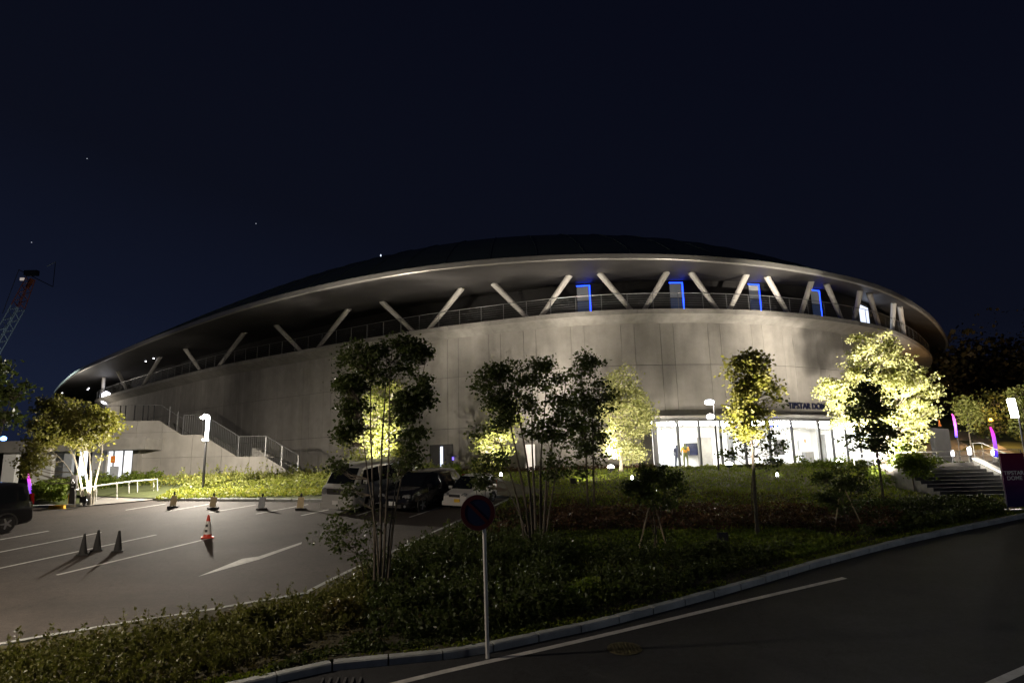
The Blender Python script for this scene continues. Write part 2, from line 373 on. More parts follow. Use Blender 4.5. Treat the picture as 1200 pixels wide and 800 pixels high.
lot_px = [(-60, 768), (0, 760), (69, 748), (111, 740), (186, 729), (249, 719), (294, 710), (346, 703), (358, 698), (395, 679), (430, 663), (465, 647), (496, 632), (530, 616), (560, 603), (585, 592), (600, 585)]
lot_w = [at(x, y) for x, y in lot_px]
lot_line = smooth_line([(p.x, p.y) for p in lot_w], .6)
ll = [(p.x, p.y) for p in lot_line]
back_px = [(600, 583), (520, 585), (440, 587), (375, 588), (300, 587.5), (230, 587), (172, 586)]
bk = [at(x, y) for x, y in back_px]
left_px = [(155, 586), (120, 590), (90, 594), (40, 595), (-40, 600), (-200, 606)]
lf = [at(x, y) for x, y in left_px]
lot_poly = ll + [(p.x, p.y) for p in bk] + [(p.x, p.y) for p in lf] + [(-60, 20), (-40, 2), (ll[0][0] - 6, ll[0][1] - 2)]
sheet('car_park', lot_poly, .004, M['asph'])

# kerbs, stone by stone
def kerb_run(name, label, line, w_, h, side, m_, seg=0.6, cat='kerb', maxn=290, gap=.014):
    t_ = thing(name, label, cat, (line[0][0], line[0][1], G(*line[0][:2])))
    P = [Vector((p[0], p[1])) for p in line]; cum = [0]
    for i in range(1, len(P)): cum.append(cum[-1] + (P[i] - P[i - 1]).length)
    def pt(s_):
        i = max(0, min(len(P) - 2, next((k for k in range(len(cum) - 1) if cum[k + 1] >= s_), len(P) - 2)))
        q = (s_ - cum[i]) / max(1e-6, cum[i + 1] - cum[i]); return P[i].lerp(P[i + 1], q)
    n_ = min(maxn, int(cum[-1] / seg))
    for k in range(n_):
        a = pt(k * seg + gap); c = pt((k + 1) * seg - gap); d = (c - a).normalized(); nn = Vector((-d.y, d.x)) * side
        dh = random.uniform(-.004, .004); b_ = B(); vs = []
        for p in (a, c):
            for o_, z in ((0, -.1), (0, h - .02 + dh), (.02, h + dh), (w_, h + dh), (w_, -.1)):
                q = p + nn * o_; vs.append((q.x, q.y, G(q.x, q.y) + z))
        fs = [(0, 1, 2, 3, 4), (9, 8, 7, 6, 5)] + [(i, i + 5, (i + 1) % 5 + 5, (i + 1) % 5) for i in range(5)]
        b_.add(vs, fs).ob('kerb_stone', m_, t_, fix=True)
    return t_
kerb_run('road_kerb', 'pale concrete kerb curving along the near road beside the planted bank', kl, .16, .13, 1, M['kerb'], .9)
kerb_run('car_park_kerb', 'pale concrete kerb edging the car park along the dark shrubs', ll, .14, .12, -1, M['kerb'], .9)
kerb_run('bed_kerb', 'low straight kerb at the far end of the car park under the lamp', [(p.x, p.y) for p in bk], .14, .12, -1, M['kerb'], .9)
kerb_run('side_kerb', 'kerb between the car park and the hedge on the far left', [(p.x, p.y) for p in lf[2:]], .14, .12, -1, M['kerb'], .9)
ya, yb = at(58, 595.8), at(81, 595.6)
tag(kerb_run('yellow_kerb', 'short yellow painted kerb by the wheelchair sign post', [(ya.x, ya.y - .10), (yb.x, yb.y - .10)], .14, .15, 1, M['kerb_yellow'], .75), cat='kerb')

# stall lines and arrow
lines = [((-60, 643), (57, 622), .12), ((-60, 658.5), (118.5, 623.6), .12), ((-60, 678.5), (183, 626.5), .12), ((66.6, 673.6), (249, 629.8), .12),
         ((147, 597.5), (195, 590), .11), ((195, 599), (246, 590.5), .11), ((245, 600.5), (300, 591.3), .11), ((300, 602), (361, 590.8), .11), ((353, 604), (385, 597), .11), ((418, 604), (452, 593), .11), ((480, 606), (516, 594), .11)]
for a, c, wd in lines:
    p, q = at(*a), at(*c); tag(B().add(*strip([p, q], wd, .009)).ob('stall_line', M['paint']), kind='structure')
ar = [at(x, y) for x, y in [(232, 675.5), (284, 654.5), (303, 651.8), (354, 635), (353, 637.5), (303, 655.6)]]
tag(B().add([(p.x, p.y, G(p.x, p.y) + .009) for p in ar], [(0, 5, 2, 1), (2, 5, 4, 3)]).ob('arrow_marking', M['paint']), kind='structure')

# manhole and drain
mh = at(732, 760); t_ = thing('manhole_cover', 'round cast iron manhole cover in the near road', 'manhole cover', mh)
b_ = B().lathe((mh.x, mh.y, 0), [(.30, 0), (.30, .012)], 32); b_.v = [(x, y, G(x, y) + .006 + z) for x, y, z in b_.v]; b_.ob('rim', M['iron'], t_)
b_ = B()
for i in range(-4, 5):
    for j in range(-4, 5):
        x, y = i * .06, j * .06
        if x * x + y * y < .066: b_.box((mh.x + x, mh.y + y, G(mh.x, mh.y + y) + .022), (.035, .035, .010), random.random())
tag(b_.ob('studs', M['iron'], t_), kind='stuff')
dg = at(402, 797); t_ = thing('drain_grate', 'steel gutter grating by the kerb at the lower edge', 'drain', dg)
for i in range(6):
    p = dg + Vector((-.32 + i * .12, 0, 0)); B().box((p.x, p.y - .05, G(p.x, p.y) + .012), (.035, .34, .016), R(8)).ob('grate_bar', M['rail'], t_)

# planted bank between the car park and the road
def cdt(poly, step, zf, jitter=.3):
    xs_ = [p[0] for p in poly]; ys_ = [p[1] for p in poly]; pts = [Vector(p) for p in poly]; n0 = len(pts)
    x = min(xs_)
    while x < max(xs_):
        y = min(ys_)
        while y < max(ys_):
            q = (x + random.uniform(-jitter, jitter) * step, y + random.uniform(-jitter, jitter) * step)
            if inside(q, poly): pts.append(Vector(q))
            y += step
        x += step
    v, e_, f, *_ = geometry.delaunay_2d_cdt(pts, [(i, (i + 1) % n0) for i in range(n0)], [list(range(n0))], 2, 1e-4)
    return [(p.x, p.y, zf(p.x, p.y)) for p in v], [tuple(t_) for t_ in f]
def inside(q, poly):
    x, y = q; c = False; j = len(poly) - 1
    for i in range(len(poly)):
        xi, yi = poly[i]; xj, yj = poly[j]
        if (yi > y) != (yj > y) and x < (xj - xi) * (y - yi) / (yj - yi) + xi: c = not c
        j = i
    return c
def bump(x, y): return .05 * mnoise.noise(Vector((x * .5, y * .5, 0))) + .025 * mnoise.noise(Vector((x * 2, y * 2, 3)))
def off_line(line, d):
    P = [Vector(p) for p in line]; o_ = []
    for i, p in enumerate(P):
        t_ = (P[min(i + 1, len(P) - 1)] - P[max(i - 1, 0)]).normalized(); o_.append((p.x - t_.y * d, p.y + t_.x * d))
    return o_
bank_poly = off_line(kl, .155)[1:] + [(40, 24), (26, 26.2), (16.5, 26.5), (16.4, 31.5), (19.4, 31.8), (21.9, 33.6), (21.2, 36.8), (14, YC - .02), (-2.2, YC - .02)] + [(-2.3, 31.6)] + off_line(ll, -.135)[::-1]
BANK = bank_poly
def bankz(x, y): return G(x, y) + .115 + bump(x, y)
v, f = cdt(bank_poly, .8, bankz)
tag(B().add(v, f).ob('planted_bank', M['bank'], smooth=True), kind='structure')
# bed at the far end and left bed
bed_poly = [(p.x, p.y + .14) for p in bk[::-1]] + [(-2.3, 31.8), (-2.2, 41.5), (-12, 43.0), (-28, 43.0), (-24.3, 35)]
v, f = cdt([(p[0], p[1]) for p in bed_poly], .8, lambda x, y: G(x, y) + .10 + bump(x, y) * .5)
tag(B().add(v, f).ob('flower_bed', M['turf'], smooth=True), kind='structure')

# ================================================================== DOME
CX, CY = -8.0, 95.0; ZR, ZS = 12.3, 10.3
rim_px = [(62, 465), (72, 452), (100, 432), (200, 391), (300, 358), (400, 334), (500, 317), (600, 307), (700, 303), (800, 304), (900, 312), (1000, 330), (1050, 347), (1090, 372), (1108, 395), (1111, 405), (1101, 419)]
slab_px = [(110, 469), (153, 455.7), (253, 430), (350, 411.7), (410, 400.7), (500, 386), (600, 374), (666, 366.7), (733, 363.3), (800, 362.3), (847, 362.7), (913, 366), (963, 370.7), (1030, 381.7), (1063, 395), (1090, 412)]
def polar(pts, z):
    o_ = []
    for x, y in [(q.x, q.y) for q in smooth_line(pts, 9)]:
        P = atZ(x, y, z); dx, dy = P.x - CX, P.y - CY; a = math.degrees(math.atan2(dy, dx)); a = a - 360 if a > 90 else a
        o_.append((a, math.hypot(dx, dy)))
    return o_
def ringfun(tab, back, sm):
    T = sorted(tab + back); A = np.array([a for a, _ in T]); Q = np.array([r for _, r in T])
    A = np.concatenate([A - 360, A, A + 360]); Q = np.concatenate([Q] * 3)
    g = np.arange(-270, 90, .5); q = np.interp(g, A, Q); k = np.exp(-.5 * (np.arange(-24, 25) * .5 / sm) ** 2); k /= k.sum()
    q = np.convolve(np.concatenate([q[-24:], q, q[:24]]), k, 'valid')
    return lambda a: float(np.interp((a + 270) % 360 - 270, g, q, period=360))
Rt = polar(rim_px, ZR); St = polar(slab_px, ZS)
Rr = ringfun(Rt, [(15, 65), (45, 64), (75, 60), (-262, 60), (-235, 66), (-215, 68), (-202, 66), (-193, 62)], 2.0)
Sr0 = ringfun(St, [(-2, 59), (15, 60), (45, 59), (75, 55), (-262, 55), (-235, 61), (-215, 62), (-200, 58), (-183, 51)], 2.0)
def Sr(a): return min(Sr0(a), Rr(a) - 1.3)
def sstep(e0, e1, x): t_ = max(0, min(1, (x - e0) / (e1 - e0))); return t_ * t_ * (3 - 2 * t_)
def Wr(a): return Sr(a) - 1.0 - 1.6 * sstep(-62, -30, a)
def Ur(a): return Sr(a) - 4.2 + 1.9 * sstep(-75, -50, a)
def P3(rf, a, z, d=0): r_ = (rf(a) if callable(rf) else rf) + d; return Vector((CX + r_ * math.cos(R(a)), CY + r_ * math.sin(R(a)), z))
def phi_at(rf, z, px, d=0, lo=-172, hi=-22):
    best = None; prev = None; a = lo
    while a < hi:
        x = proj(P3(rf, a, z, d))[0]
        if prev is not None and prev <= px <= x: best = a - .25 * (x - px) / max(1e-6, x - prev)
        prev = x; a += .25
    return best if best is not None else (lo if px < 600 else hi)
def ang_steps(rf, a0, a1, step):
    """angles so that successive points are step metres apart"""
    o_ = [a0]; a = a0
    while a < a1:
        da = math.degrees(step / rf(a)); p = P3(rf, a, 0); q = P3(rf, a + da, 0); da *= step / max(.3, (q - p).length); a += da; o_.append(a)
    return o_
dome = thing('dome_arena', 'vast round concrete arena with a low dark domed roof and wide eaves on slanted columns', 'arena', (CX, CY, PZ))
def loft(name, rings, m_, parent, a0=-270, a1=90, da=1.5, smooth=True, close=True):
    A = np.arange(a0, a1 + (0 if close else .01), da); n_ = len(A); b_ = B()
    for rf, z, d in rings:
        for a in A: b_.v.append(tuple(P3(rf, a, z(a) if callable(z) else z, d)))
    for j in range(len(rings) - 1):
        for i in range(n_ if close else n_ - 1):
            i2 = (i + 1) % n_; b_.f.append((j * n_ + i, j * n_ + i2, (j + 1) * n_ + i2, (j + 1) * n_ + i)); b_.m.append(0)
    return b_.ob(name, m_, parent, smooth)
# roof: outer flat lip, gutter step and shell
RH, RE, T0 = 8.4, 4.7, .975
def shell(t_): return lambda a: Rr(a) * t_
def RP(t_, a):
    u = 1 - t_ / T0; p = P3(shell(t_), a, ZR + .60 + RH * (1 - (t_ / T0) ** RE)); return p + Vector((8 * u, 0, 0))
TS = [T0 * (1 - (k / 16) ** 1.25) for k in range(17)]; TS[-1] = .002; TS = TS[:1] + [.95, .92] + TS[1:]
A = np.arange(-270, 90, 1.5); b_ = B(); n_ = len(A)
b_.v += [tuple(P3(shell(.982), a, ZR + .40)) for a in A]
for t_ in TS: b_.v += [tuple(RP(t_, a)) for a in A]
for j in range(len(TS)):
    for i in range(n_): i2 = (i + 1) % n_; b_.f.append((j * n_ + i, j * n_ + i2, (j + 1) * n_ + i2, (j + 1) * n_ + i)); b_.m.append(0)
b_.ob('roof_shell', M['roof'], dome, True)
loft('roof_edge', [(Rr, ZR + .34, -.02), (shell(.984), ZR + .41, 0)], M['roof'], dome)
loft('fascia', [(Rr, ZR - .02, -.22), (Rr, ZR - .02, -.03), (Rr, ZR + .02, 0), (Rr, ZR + .30, 0), (Rr, ZR + .35, -.05)], M['fascia'], dome, smooth=False)
ZU = 13.35
def sof_z(a, r_): return ZR + (ZU - ZR) * ((Rr(a) - r_) / max(.5, Rr(a) - Ur(a)))
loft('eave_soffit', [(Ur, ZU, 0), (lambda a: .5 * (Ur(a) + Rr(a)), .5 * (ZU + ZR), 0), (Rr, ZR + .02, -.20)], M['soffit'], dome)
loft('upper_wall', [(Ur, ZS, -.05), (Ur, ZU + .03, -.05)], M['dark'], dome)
loft('balcony_floor', [(Ur, ZS - .02, -1), (Sr, ZS - .02, -.1)], M['slab'], dome, smooth=False)
loft('balcony_soffit', [(Wr, ZS - .72, -.05), (Sr, ZS - .24, -.08)], M['slab'], dome)
# roof seams: radial standing ribs (real ribs, one part)
b_ = B()
for a in np.arange(-200, 20, 3.0):
    for t0, t1 in zip(TS[:-2], TS[1:-1]):
        p, q = RP(t0, a), RP(t1, a); n_ = Vector((-math.sin(R(a)), math.cos(R(a)), 0)) * .05
        u = Vector((0, 0, .07)); b_.add([p - n_, p + n_, p + u, q - n_, q + n_, q + u], [(0, 2, 5, 3), (1, 4, 5, 2)])
tag(b_.ob('roof_ribs', M['roof'], dome), kind='stuff')
# slab edge in pieces
A = ang_steps(Sr, -178, -14, 3.4)
for a, c in zip(A[:-1], A[1:]):
    g_ = .012 * 57.3 / Sr(a); b_ = B(); N_ = 3; vs = []
    for k in range(N_ + 1):
        q = a + g_ + (c - a - 2 * g_) * k / N_
        for d, z in ((0, ZS - .26), (0, ZS + .06), (-.35, ZS + .06), (-.35, ZS - .26)): vs.append(P3(Sr, q, z, d))
    fs = [(0, 1, 2, 3), (4 * N_ + 3, 4 * N_ + 2, 4 * N_ + 1, 4 * N_)]
    for k in range(N_):
        for i in range(4): fs.append((4 * k + i, 4 * k + 4 + i, 4 * k + 4 + (i + 1) % 4, 4 * k + (i + 1) % 4))
    b_.add(vs, fs).ob('edge_panel', M['slab'], dome, fix=True)
# main wall: backing with the lobby opening, panels proud of it
ZT = ZS - .66; LZ = 3.1
LA0 = phi_at(Wr, 1.0, 766); LA1 = phi_at(Wr, 1.0, 1052)
wall = loft('wall', [(Wr, LZ, -.06), (Wr, ZT, -.06)], M['joint'], dome)
b_ = B()
for s0, s1 in ((-270, LA0), (LA1, 90)):
    A_ = np.linspace(s0, s1, 90)
    for a, c in zip(A_[:-1], A_[1:]): b_.add([P3(Wr, a, PZ - .6, -.06), P3(Wr, c, PZ - .6, -.06), P3(Wr, c, LZ, -.06), P3(Wr, a, LZ, -.06)], [(0, 1, 2, 3)])
b_.ob('wall_base', M['joint'], dome)
widths = [2.45, .9, 1.75, .9, 2.45, .9]; a = -172.0; i = 0; lifts = [PZ - .5, LZ, 6.75, ZT]; cells = []
while a < -16:
    wd = widths[i % 6] * (2.0 if a < -150 else 1); p = P3(Wr, a, 0); da = math.degrees(wd / Wr(a)); q = P3(Wr, a + da, 0); da *= wd / (q - p).length
    cells.append((a, a + da)); a += da; i += 1
NP = 0
for a, c in cells:
    for z0, z1 in zip(lifts[:-1], lifts[1:]):
        if z0 < 0 and c > LA0 + .05 and a < LA1 - .05: continue
        g_ = .013 * 57.3 / Wr(a); vs = []; o_ = random.uniform(-.004, .004)
        N_ = 2
        for k in range(N_ + 1):
            q = a + g_ + (c - a - 2 * g_) * k / N_
            for d, z in ((o_, z0 + .016), (o_, z1 - .016), (-.07, z1 - .016), (-.07, z0 + .016)): vs.append(P3(Wr, q, z, d))
        fs = [(0, 1, 2, 3), (4 * N_ + 3, 4 * N_ + 2, 4 * N_ + 1, 4 * N_)]
        for k in range(N_):
            for j in range(4): fs.append((4 * k + j, 4 * k + 4 + j, 4 * k + 4 + (j + 1) % 4, 4 * k + (j + 1) % 4))
        B().add(vs, fs).ob('wall_panel', M['wall'], wall, fix=True); NP += 1
print('wall panels', NP)
# slanted columns
cols = [(113, 122), (150, 138), (165, 188), (237, 217), (253, 287), (355, 323), (370, 409), (487, 447), (500, 542), (620, 578), (632, 668), (742, 702), (753, 782), (843, 809), (853, 875), (925, 898), (937, 951), (988, 968), (1000, 1008), (1032, 1018), (1045, 1047), (1061, 1054)]
for bx, tx in cols:
    a0 = phi_at(Sr, ZS + .1, bx, -.8); dt = .1; a1 = phi_at(Sr, 12.9, tx, dt); r1 = Sr(a1) + dt
    p, q = P3(Sr, a0, ZS - .02, -.8), P3(r1, a1, sof_z(a1, r1) + .05)
    B().tube([p, q], [.15, .215], 14).ob('column', M['steel_col'], dome, smooth=True)
# railing
rail = B()
A = ang_steps(Sr, -174, -16, 1.0)
for z, r_ in ((ZS + 1.16, .028), (ZS + .98, .009), (ZS + .82, .009), (ZS + .66, .009), (ZS + .50, .009), (ZS + .34, .009), (ZS + .2, .009)):
    rail.tube([P3(Sr, a, z, -.17) for a in A], r_, 5 if r_ > .02 else 4)
rail = rail.ob('railing', M['rail'], dome)
for a in ang_steps(Sr, -174, -16, 1.72):
    B().tube([P3(Sr, a, ZS, -.17), P3(Sr, a, ZS + 1.16, -.17)], .024, 6).ob('post', M['rail'], rail)
# balcony doorways with LED strips; panes and transoms given a faint glow
def on_ring_box(b_, rf, a0, a1, z0, z1, d0, d1, mi=0):
    vs = [P3(rf, a, z, d) for a in (a0, a1) for z in (z0, z1) for d in (d0, d1)]
    b_.add(vs, [(0, 1, 3, 2), (4, 6, 7, 5), (0, 4, 5, 1), (2, 3, 7, 6), (1, 5, 7, 3), (0, 2, 6, 4)], mi); return b_
for x0, x1 in ((676, 692), (785, 801), (878, 891), (951, 962)):
    a0, a1 = phi_at(Ur, 12, x0), phi_at(Ur, 12, x1); w_ = a1 - a0
    f = on_ring_box(B(), Ur, a0, a1, ZS, 13.22, -.04, .02).ob('balcony_door', M['dark'], dome)
    e_ = on_ring_box(B(), Ur, a0, a1 , 13.15, 13.22, .021, .045); on_ring_box(e_, Ur, a1 - w_ * .075, a1, ZS, 13.15, .021, .045); e_.ob('led_strip', M['blue_led'], f)
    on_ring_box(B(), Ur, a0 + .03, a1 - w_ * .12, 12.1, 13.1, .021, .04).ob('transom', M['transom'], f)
    on_ring_box(B(), Ur, a0 + .03, a1 - w_ * .12, ZS, 12.02, .021, .04).ob('pane', M['glow_pane'], f)
a0, a1 = phi_at(Ur, 12, 1007), phi_at(Ur, 12, 1018)
f = on_ring_box(B(), Ur, a0, a1, ZS, 13.2, -.04, .02).ob('balcony_door', M['slab'], dome); on_ring_box(B(), Ur, a0 + .05, a1 - .05, ZS, 12.9, .021, .05).ob('pane', M['cool_led'], f)
# downlights in the soffit on the left
for x, y in ((171, 439), (181, 436.5), (103, 456), (107, 454.5), (78, 462)):
    best = min((abs(proj(P3(shell(t_), a, sof_z(a, Rr(a) * t_)))[0] - x) + abs(proj(P3(shell(t_), a, sof_z(a, Rr(a) * t_)))[1] - y), a, t_) for a in np.arange(-178, -140, .5) for t_ in (.90, .92, .94, .96, .98))
    _, a, t_ = best; B().lathe(P3(shell(t_), a, sof_z(a, Rr(a) * t_) - .08), [(.07, 0), (.07, .07)], 10).ob('downlight', M['glow_soft'], dome)

# ------------------------------------------------------------------ lobby
fp = lambda a, z, d=0: P3(Wr, a, z, d)
DEPTH = -7.0
b_ = B(); A_ = np.linspace(LA0, LA1, 24)
for a, c in zip(A_[:-1], A_[1:]): b_.add([fp(a, PZ, DEPTH), fp(c, PZ, DEPTH), fp(c, LZ, DEPTH), fp(a, LZ, DEPTH)], [(0, 1, 2, 3)])
for a in (LA0, LA1): b_.add([fp(a, PZ, DEPTH), fp(a, PZ, -.06), fp(a, LZ, -.06), fp(a, LZ, DEPTH)], [(0, 1, 2, 3)])
b_.ob('lobby_wall', M['inwall'], dome)
b_ = B(); b2 = B()
for a, c in zip(A_[:-1], A_[1:]):
    b_.add([fp(a, PZ + .01, DEPTH), fp(c, PZ + .01, DEPTH), fp(c, PZ + .01, .1), fp(a, PZ + .01, .1)], [(0, 1, 2, 3)])
    b2.add([fp(a, LZ - .02, DEPTH), fp(c, LZ - .02, DEPTH), fp(c, LZ - .02, -.05), fp(a, LZ - .02, -.05)], [(3, 2, 1, 0)])
b_.ob('lobby_floor', M['infloor'], dome); b2.ob('lobby_ceiling', M['inwall'], dome)
for k in range(11):
    a = LA0 + (LA1 - LA0) * (k + .5) / 11; w_ = (LA1 - LA0) / 11 * .36
    for d in (-1.6, -4.4): on_ring_box(B(), Wr, a - w_, a + w_, LZ - .10, LZ - .05, d - .45, d + .45).ob('ceiling_light', M['ceil_lamp'], dome)
# mullions, panes, head frame
mull = [768, 795, 820, 845, 873, 902, 929, 960, 976, 992, 1008, 1024, 1040, 1052]
MA = [phi_at(Wr, 1.5, x) for x in mull]
fr = on_ring_box(B(), Wr, MA[0], MA[0] + .02, PZ, LZ, -.05, .05).ob('glass_front', M['black'], dome)
for i, a in enumerate(MA):
    w_ = .09 if i not in (0, 7) else .22
    q = math.degrees(w_ / 2 / Wr(a)); on_ring_box(B(), Wr, a - q, a + q, PZ, LZ, -.06, .09).ob('mullion', M['rail'] if i in (0, 7) else M['black'], fr)
for a, c in zip(MA[:-1], MA[1:]):
    b_ = B().add([fp(a, PZ, 0), fp(c, PZ, 0), fp(c, LZ, 0), fp(a, LZ, 0)], [(0, 1, 2, 3)]); b_.ob('pane', M['glass'], fr)
A_ = np.linspace(MA[0], MA[-1], 30)
for z0, z1, nm in ((LZ - .14, LZ, 'head_rail'), (PZ, PZ + .08, 'sill')):
    b_ = B()
    for a, c in zip(A_[:-1], A_[1:]): on_ring_box(b_, Wr, a, c, z0, z1, .10 if nm == 'sill' else -.05, .13)
    b_.ob(nm, M['rail'], fr)
# dim blue fittings and posters seen through the glass
for x, z0, z1, wd, m_ in ((868, 2.55, 2.75, .9, 'blue_led'), (905, 2.6, 2.75, 1.2, 'blue_led')):
    a = phi_at(Wr, 2, x, -.6); q = math.degrees(wd / 2 / Wr(a)); on_ring_box(B(), Wr, a - q, a + q, z0, z1, -.66, -.60).ob('hanging_sign', M[m_], dome)
for x, wd, z0, z1, m_, d in ((937, .5, 1.2, 2.1, 'greyboard', -6.9), (925, .45, 1.2, 2.1, 'greyboard', -6.9), (944, .3, 1.9, 2.2, 'orange', -6.9), (902, .4, .3, 1.8, 'greyboard', -5), (888, .3, 2.1, 2.5, 'red', -6.9)):
    a = phi_at(Wr, 1.5, x, d); q = math.degrees(wd / 2 / Wr(a)); on_ring_box(B(), Wr, a - q, a + q, z0, z1, d, d + .05).ob('poster', M[m_], dome)
for x, d, wd, z0, z1, m_, nm in ((783, -5.4, 1.6, 0, 1.05, 'greyboard', 'counter'), (828, -6.2, 1.1, 0, 2.2, 'slab', 'cabinet'), (858, -3.4, .25, 0, 2.6, 'rail', 'pillar'), (948, -4.6, 1.5, 0, 1.0, 'rail', 'counter'), (968, -5.6, .25, 0, 2.6, 'rail', 'pillar'), (915, -5.8, 1.0, .9, 2.0, 'dark', 'screen'), (1000, -5.0, 1.3, 0, 1.9, 'greyboard', 'cabinet'), (812, -6.6, .9, 1.0, 1.8, 'letter', 'screen')):
    a = phi_at(Wr, 1.5, x, d); q = math.degrees(wd / 2 / Wr(a)); on_ring_box(B(), Wr, a - q, a + q, PZ + .012 + z0, z1, d - .35, d).ob(nm, M[m_], dome)
# canopy
C0, C1 = phi_at(Wr, LZ + .2, 752), phi_at(Wr, LZ + .2, 1058); b_ = B(); A_ = np.linspace(C0, C1, 30)
vs = [P3(Wr, a, z, d) for a in A_ for d, z in ((-.05, LZ + .02), (1.25, LZ + .04), (1.25, LZ + .16), (-.05, LZ + .28))]
fs = [(0, 1, 2, 3), (len(vs) - 1, len(vs) - 2, len(vs) - 3, len(vs) - 4)]
for k in range(len(A_) - 1):
    for j in range(4): fs.append((4 * k + j, 4 * k + 4 + j, 4 * k + 4 + (j + 1) % 4, 4 * k + (j + 1) % 4))
b_.add(vs, fs); b_.ob('canopy', M['fascia'], dome, fix=True)
# end pier right of the lobby
pa = phi_at(Wr, 1.5, 1086, .1); on_ring_box(B(), Wr, pa - .35, pa + .35, PZ - .4, 4.6, -.03, .35).ob('pier', M['wall'], dome)
# door of the plain wall with its bright slit, violet key panel
def wall_xz(x, y):  # point on wall face under a pixel: angle and height
    a = phi_at(Wr, 1.5, x); P = P3(Wr, a, 0, .02); h = math.hypot(P.x, P.y)
    d = ray(x, y); t_ = h / math.hypot(d.x, d.y); return a, (d * t_).z
a0, z0 = wall_xz(503.5, 562); a1, z1 = wall_xz(531, 520)
f = on_ring_box(B(), Wr, a0, a1, PZ - .4, z1, -.02, .06).ob('steel_door', M['dark'], dome)
a2, a3 = wall_xz(516, 540)[0], wall_xz(519, 540)[0]; on_ring_box(B(), Wr, a2, a3, .15, z1 - .15, .061, .08).ob('light_slit', M['cool_led'], f)
a2, a3 = wall_xz(529.6, 537)[0], wall_xz(532, 537)[0]; on_ring_box(B(), Wr, a2, a3, wall_xz(530, 539)[1], wall_xz(530, 535)[1], .061, .09).ob('key_panel', M['violet_led'], f)
a0, z1 = wall_xz(614, 519); a1, _ = wall_xz(628, 519)
f = on_ring_box(B(), Wr, a0, a1, PZ - .4, z1, -.02, .05).ob('lit_door', M['slab'], dome); on_ring_box(B(), Wr, a0 + .1, a1 - .1, PZ, z1 - .1, .051, .07).ob('door_glow', emis('door_glow', (1, .85, .7), .9), f)
# wall lettering over the canopy
def text_ob(name, body, size, m_, Mx, parent=None, ex=.02, al='CENTER'):
    c = bpy.data.curves.new(name, 'FONT'); c.body = body; c.size = size; c.extrude = ex; c.align_x = al; c.align_y = 'CENTER'; c.space_line = .95; c.offset = size * .012
    tmp = bpy.data.objects.new('tmp', c); COL.objects.link(tmp); dg_ = bpy.context.evaluated_depsgraph_get(); me = bpy.data.meshes.new_from_object(tmp.evaluated_get(dg_))
    COL.objects.unlink(tmp); bpy.data.objects.remove(tmp); me.transform(Mx); me.materials.clear(); me.materials.append(m_)
    o = bpy.data.objects.new(name, me); COL.objects.link(o)
    if parent: link_child(o, parent)
    return o
a = wall_xz(951, 478)[0]; z_ = wall_xz(951, 478)[1]; P = P3(Wr, a, z_, .09); q = math.atan2(P3(Wr, a + .5, 0).y - P3(Wr, a - .5, 0).y, P3(Wr, a + .5, 0).x - P3(Wr, a - .5, 0).x)
text_ob('wall_letters', 'TIPSTAR DOME', .58, M['letter'], Matrix.Translation(P + Vector((0, 0, .12))) @ Matrix.Rotation(q, 4, 'Z') @ Matrix.Rotation(R(90), 4, 'X'), dome, .04)
for k in range(14): B().box(tuple(P + Vector((math.cos(q), math.sin(q), 0)) * (k - 6.5) * .22 - Vector((0, 0, .36))), (.05, .06, .10), rz=q).ob('letter_bracket', M['rail'], dome)

# ================================================================== OUTSIDE STAIR (left)
YS = 43.0
def xz(px, py, Y=YS): p = atY(px, py, Y); return (p.x, p.z)
stair = thing('outside_stair', 'pale concrete stair block climbing left against the arena wall', 'staircase', (-20, YS, PZ))
top = [xz(*p) for p in ((112, 493.5), (186, 492.5), (213, 509.5), (236, 509), (278, 535), (310, 534.5), (348, 557.5))]
base_z = -1.0; prof = [(top[0][0], base_z)] + top + [(top[-1][0], base_z)]
def clip(poly, ax, v, keep_less):
    o_ = []; n_ = len(poly)
    for i in range(n_):
        p, q = poly[i], poly[(i + 1) % n_]; ip = (p[ax] <= v) == keep_less; iq = (q[ax] <= v) == keep_less
        if ip: o_.append(p)
        if ip != iq:
            t_ = (v - p[ax]) / (q[ax] - p[ax]); o_.append(tuple(p[k] + (q[k] - p[k]) * t_ for k in range(2)))
    return o_
B().extrude([(x, YS + .06, z - (.03 if z > base_z else 0)) for x, z in prof], (0, 1.9, 0)).ob('core', M['joint'], stair, fix=True)
cuts = [xz(x, 540)[0] for x in (112, 134, 157, 188, 224, 259, 292, 320, 348)]; zc = [base_z, xz(200, 536)[1], xz(200, 506)[1], 9]
for x0, x1 in zip(cuts[:-1], cuts[1:]):
    for z0, z1 in zip(zc[:-1], zc[1:]):
        q = clip(clip(clip(clip(prof, 0, x0 + .01, False), 0, x1 - .01, True), 1, z0 + .008, False), 1, z1 - .008, True)
        if len(q) > 2 and max(p[1] for p in q) - min(p[1] for p in q) > .05: B().extrude([(x, YS, z) for x, z in q], (0, .08, 0)).ob('concrete_panel', M['wall'], stair, fix=True)
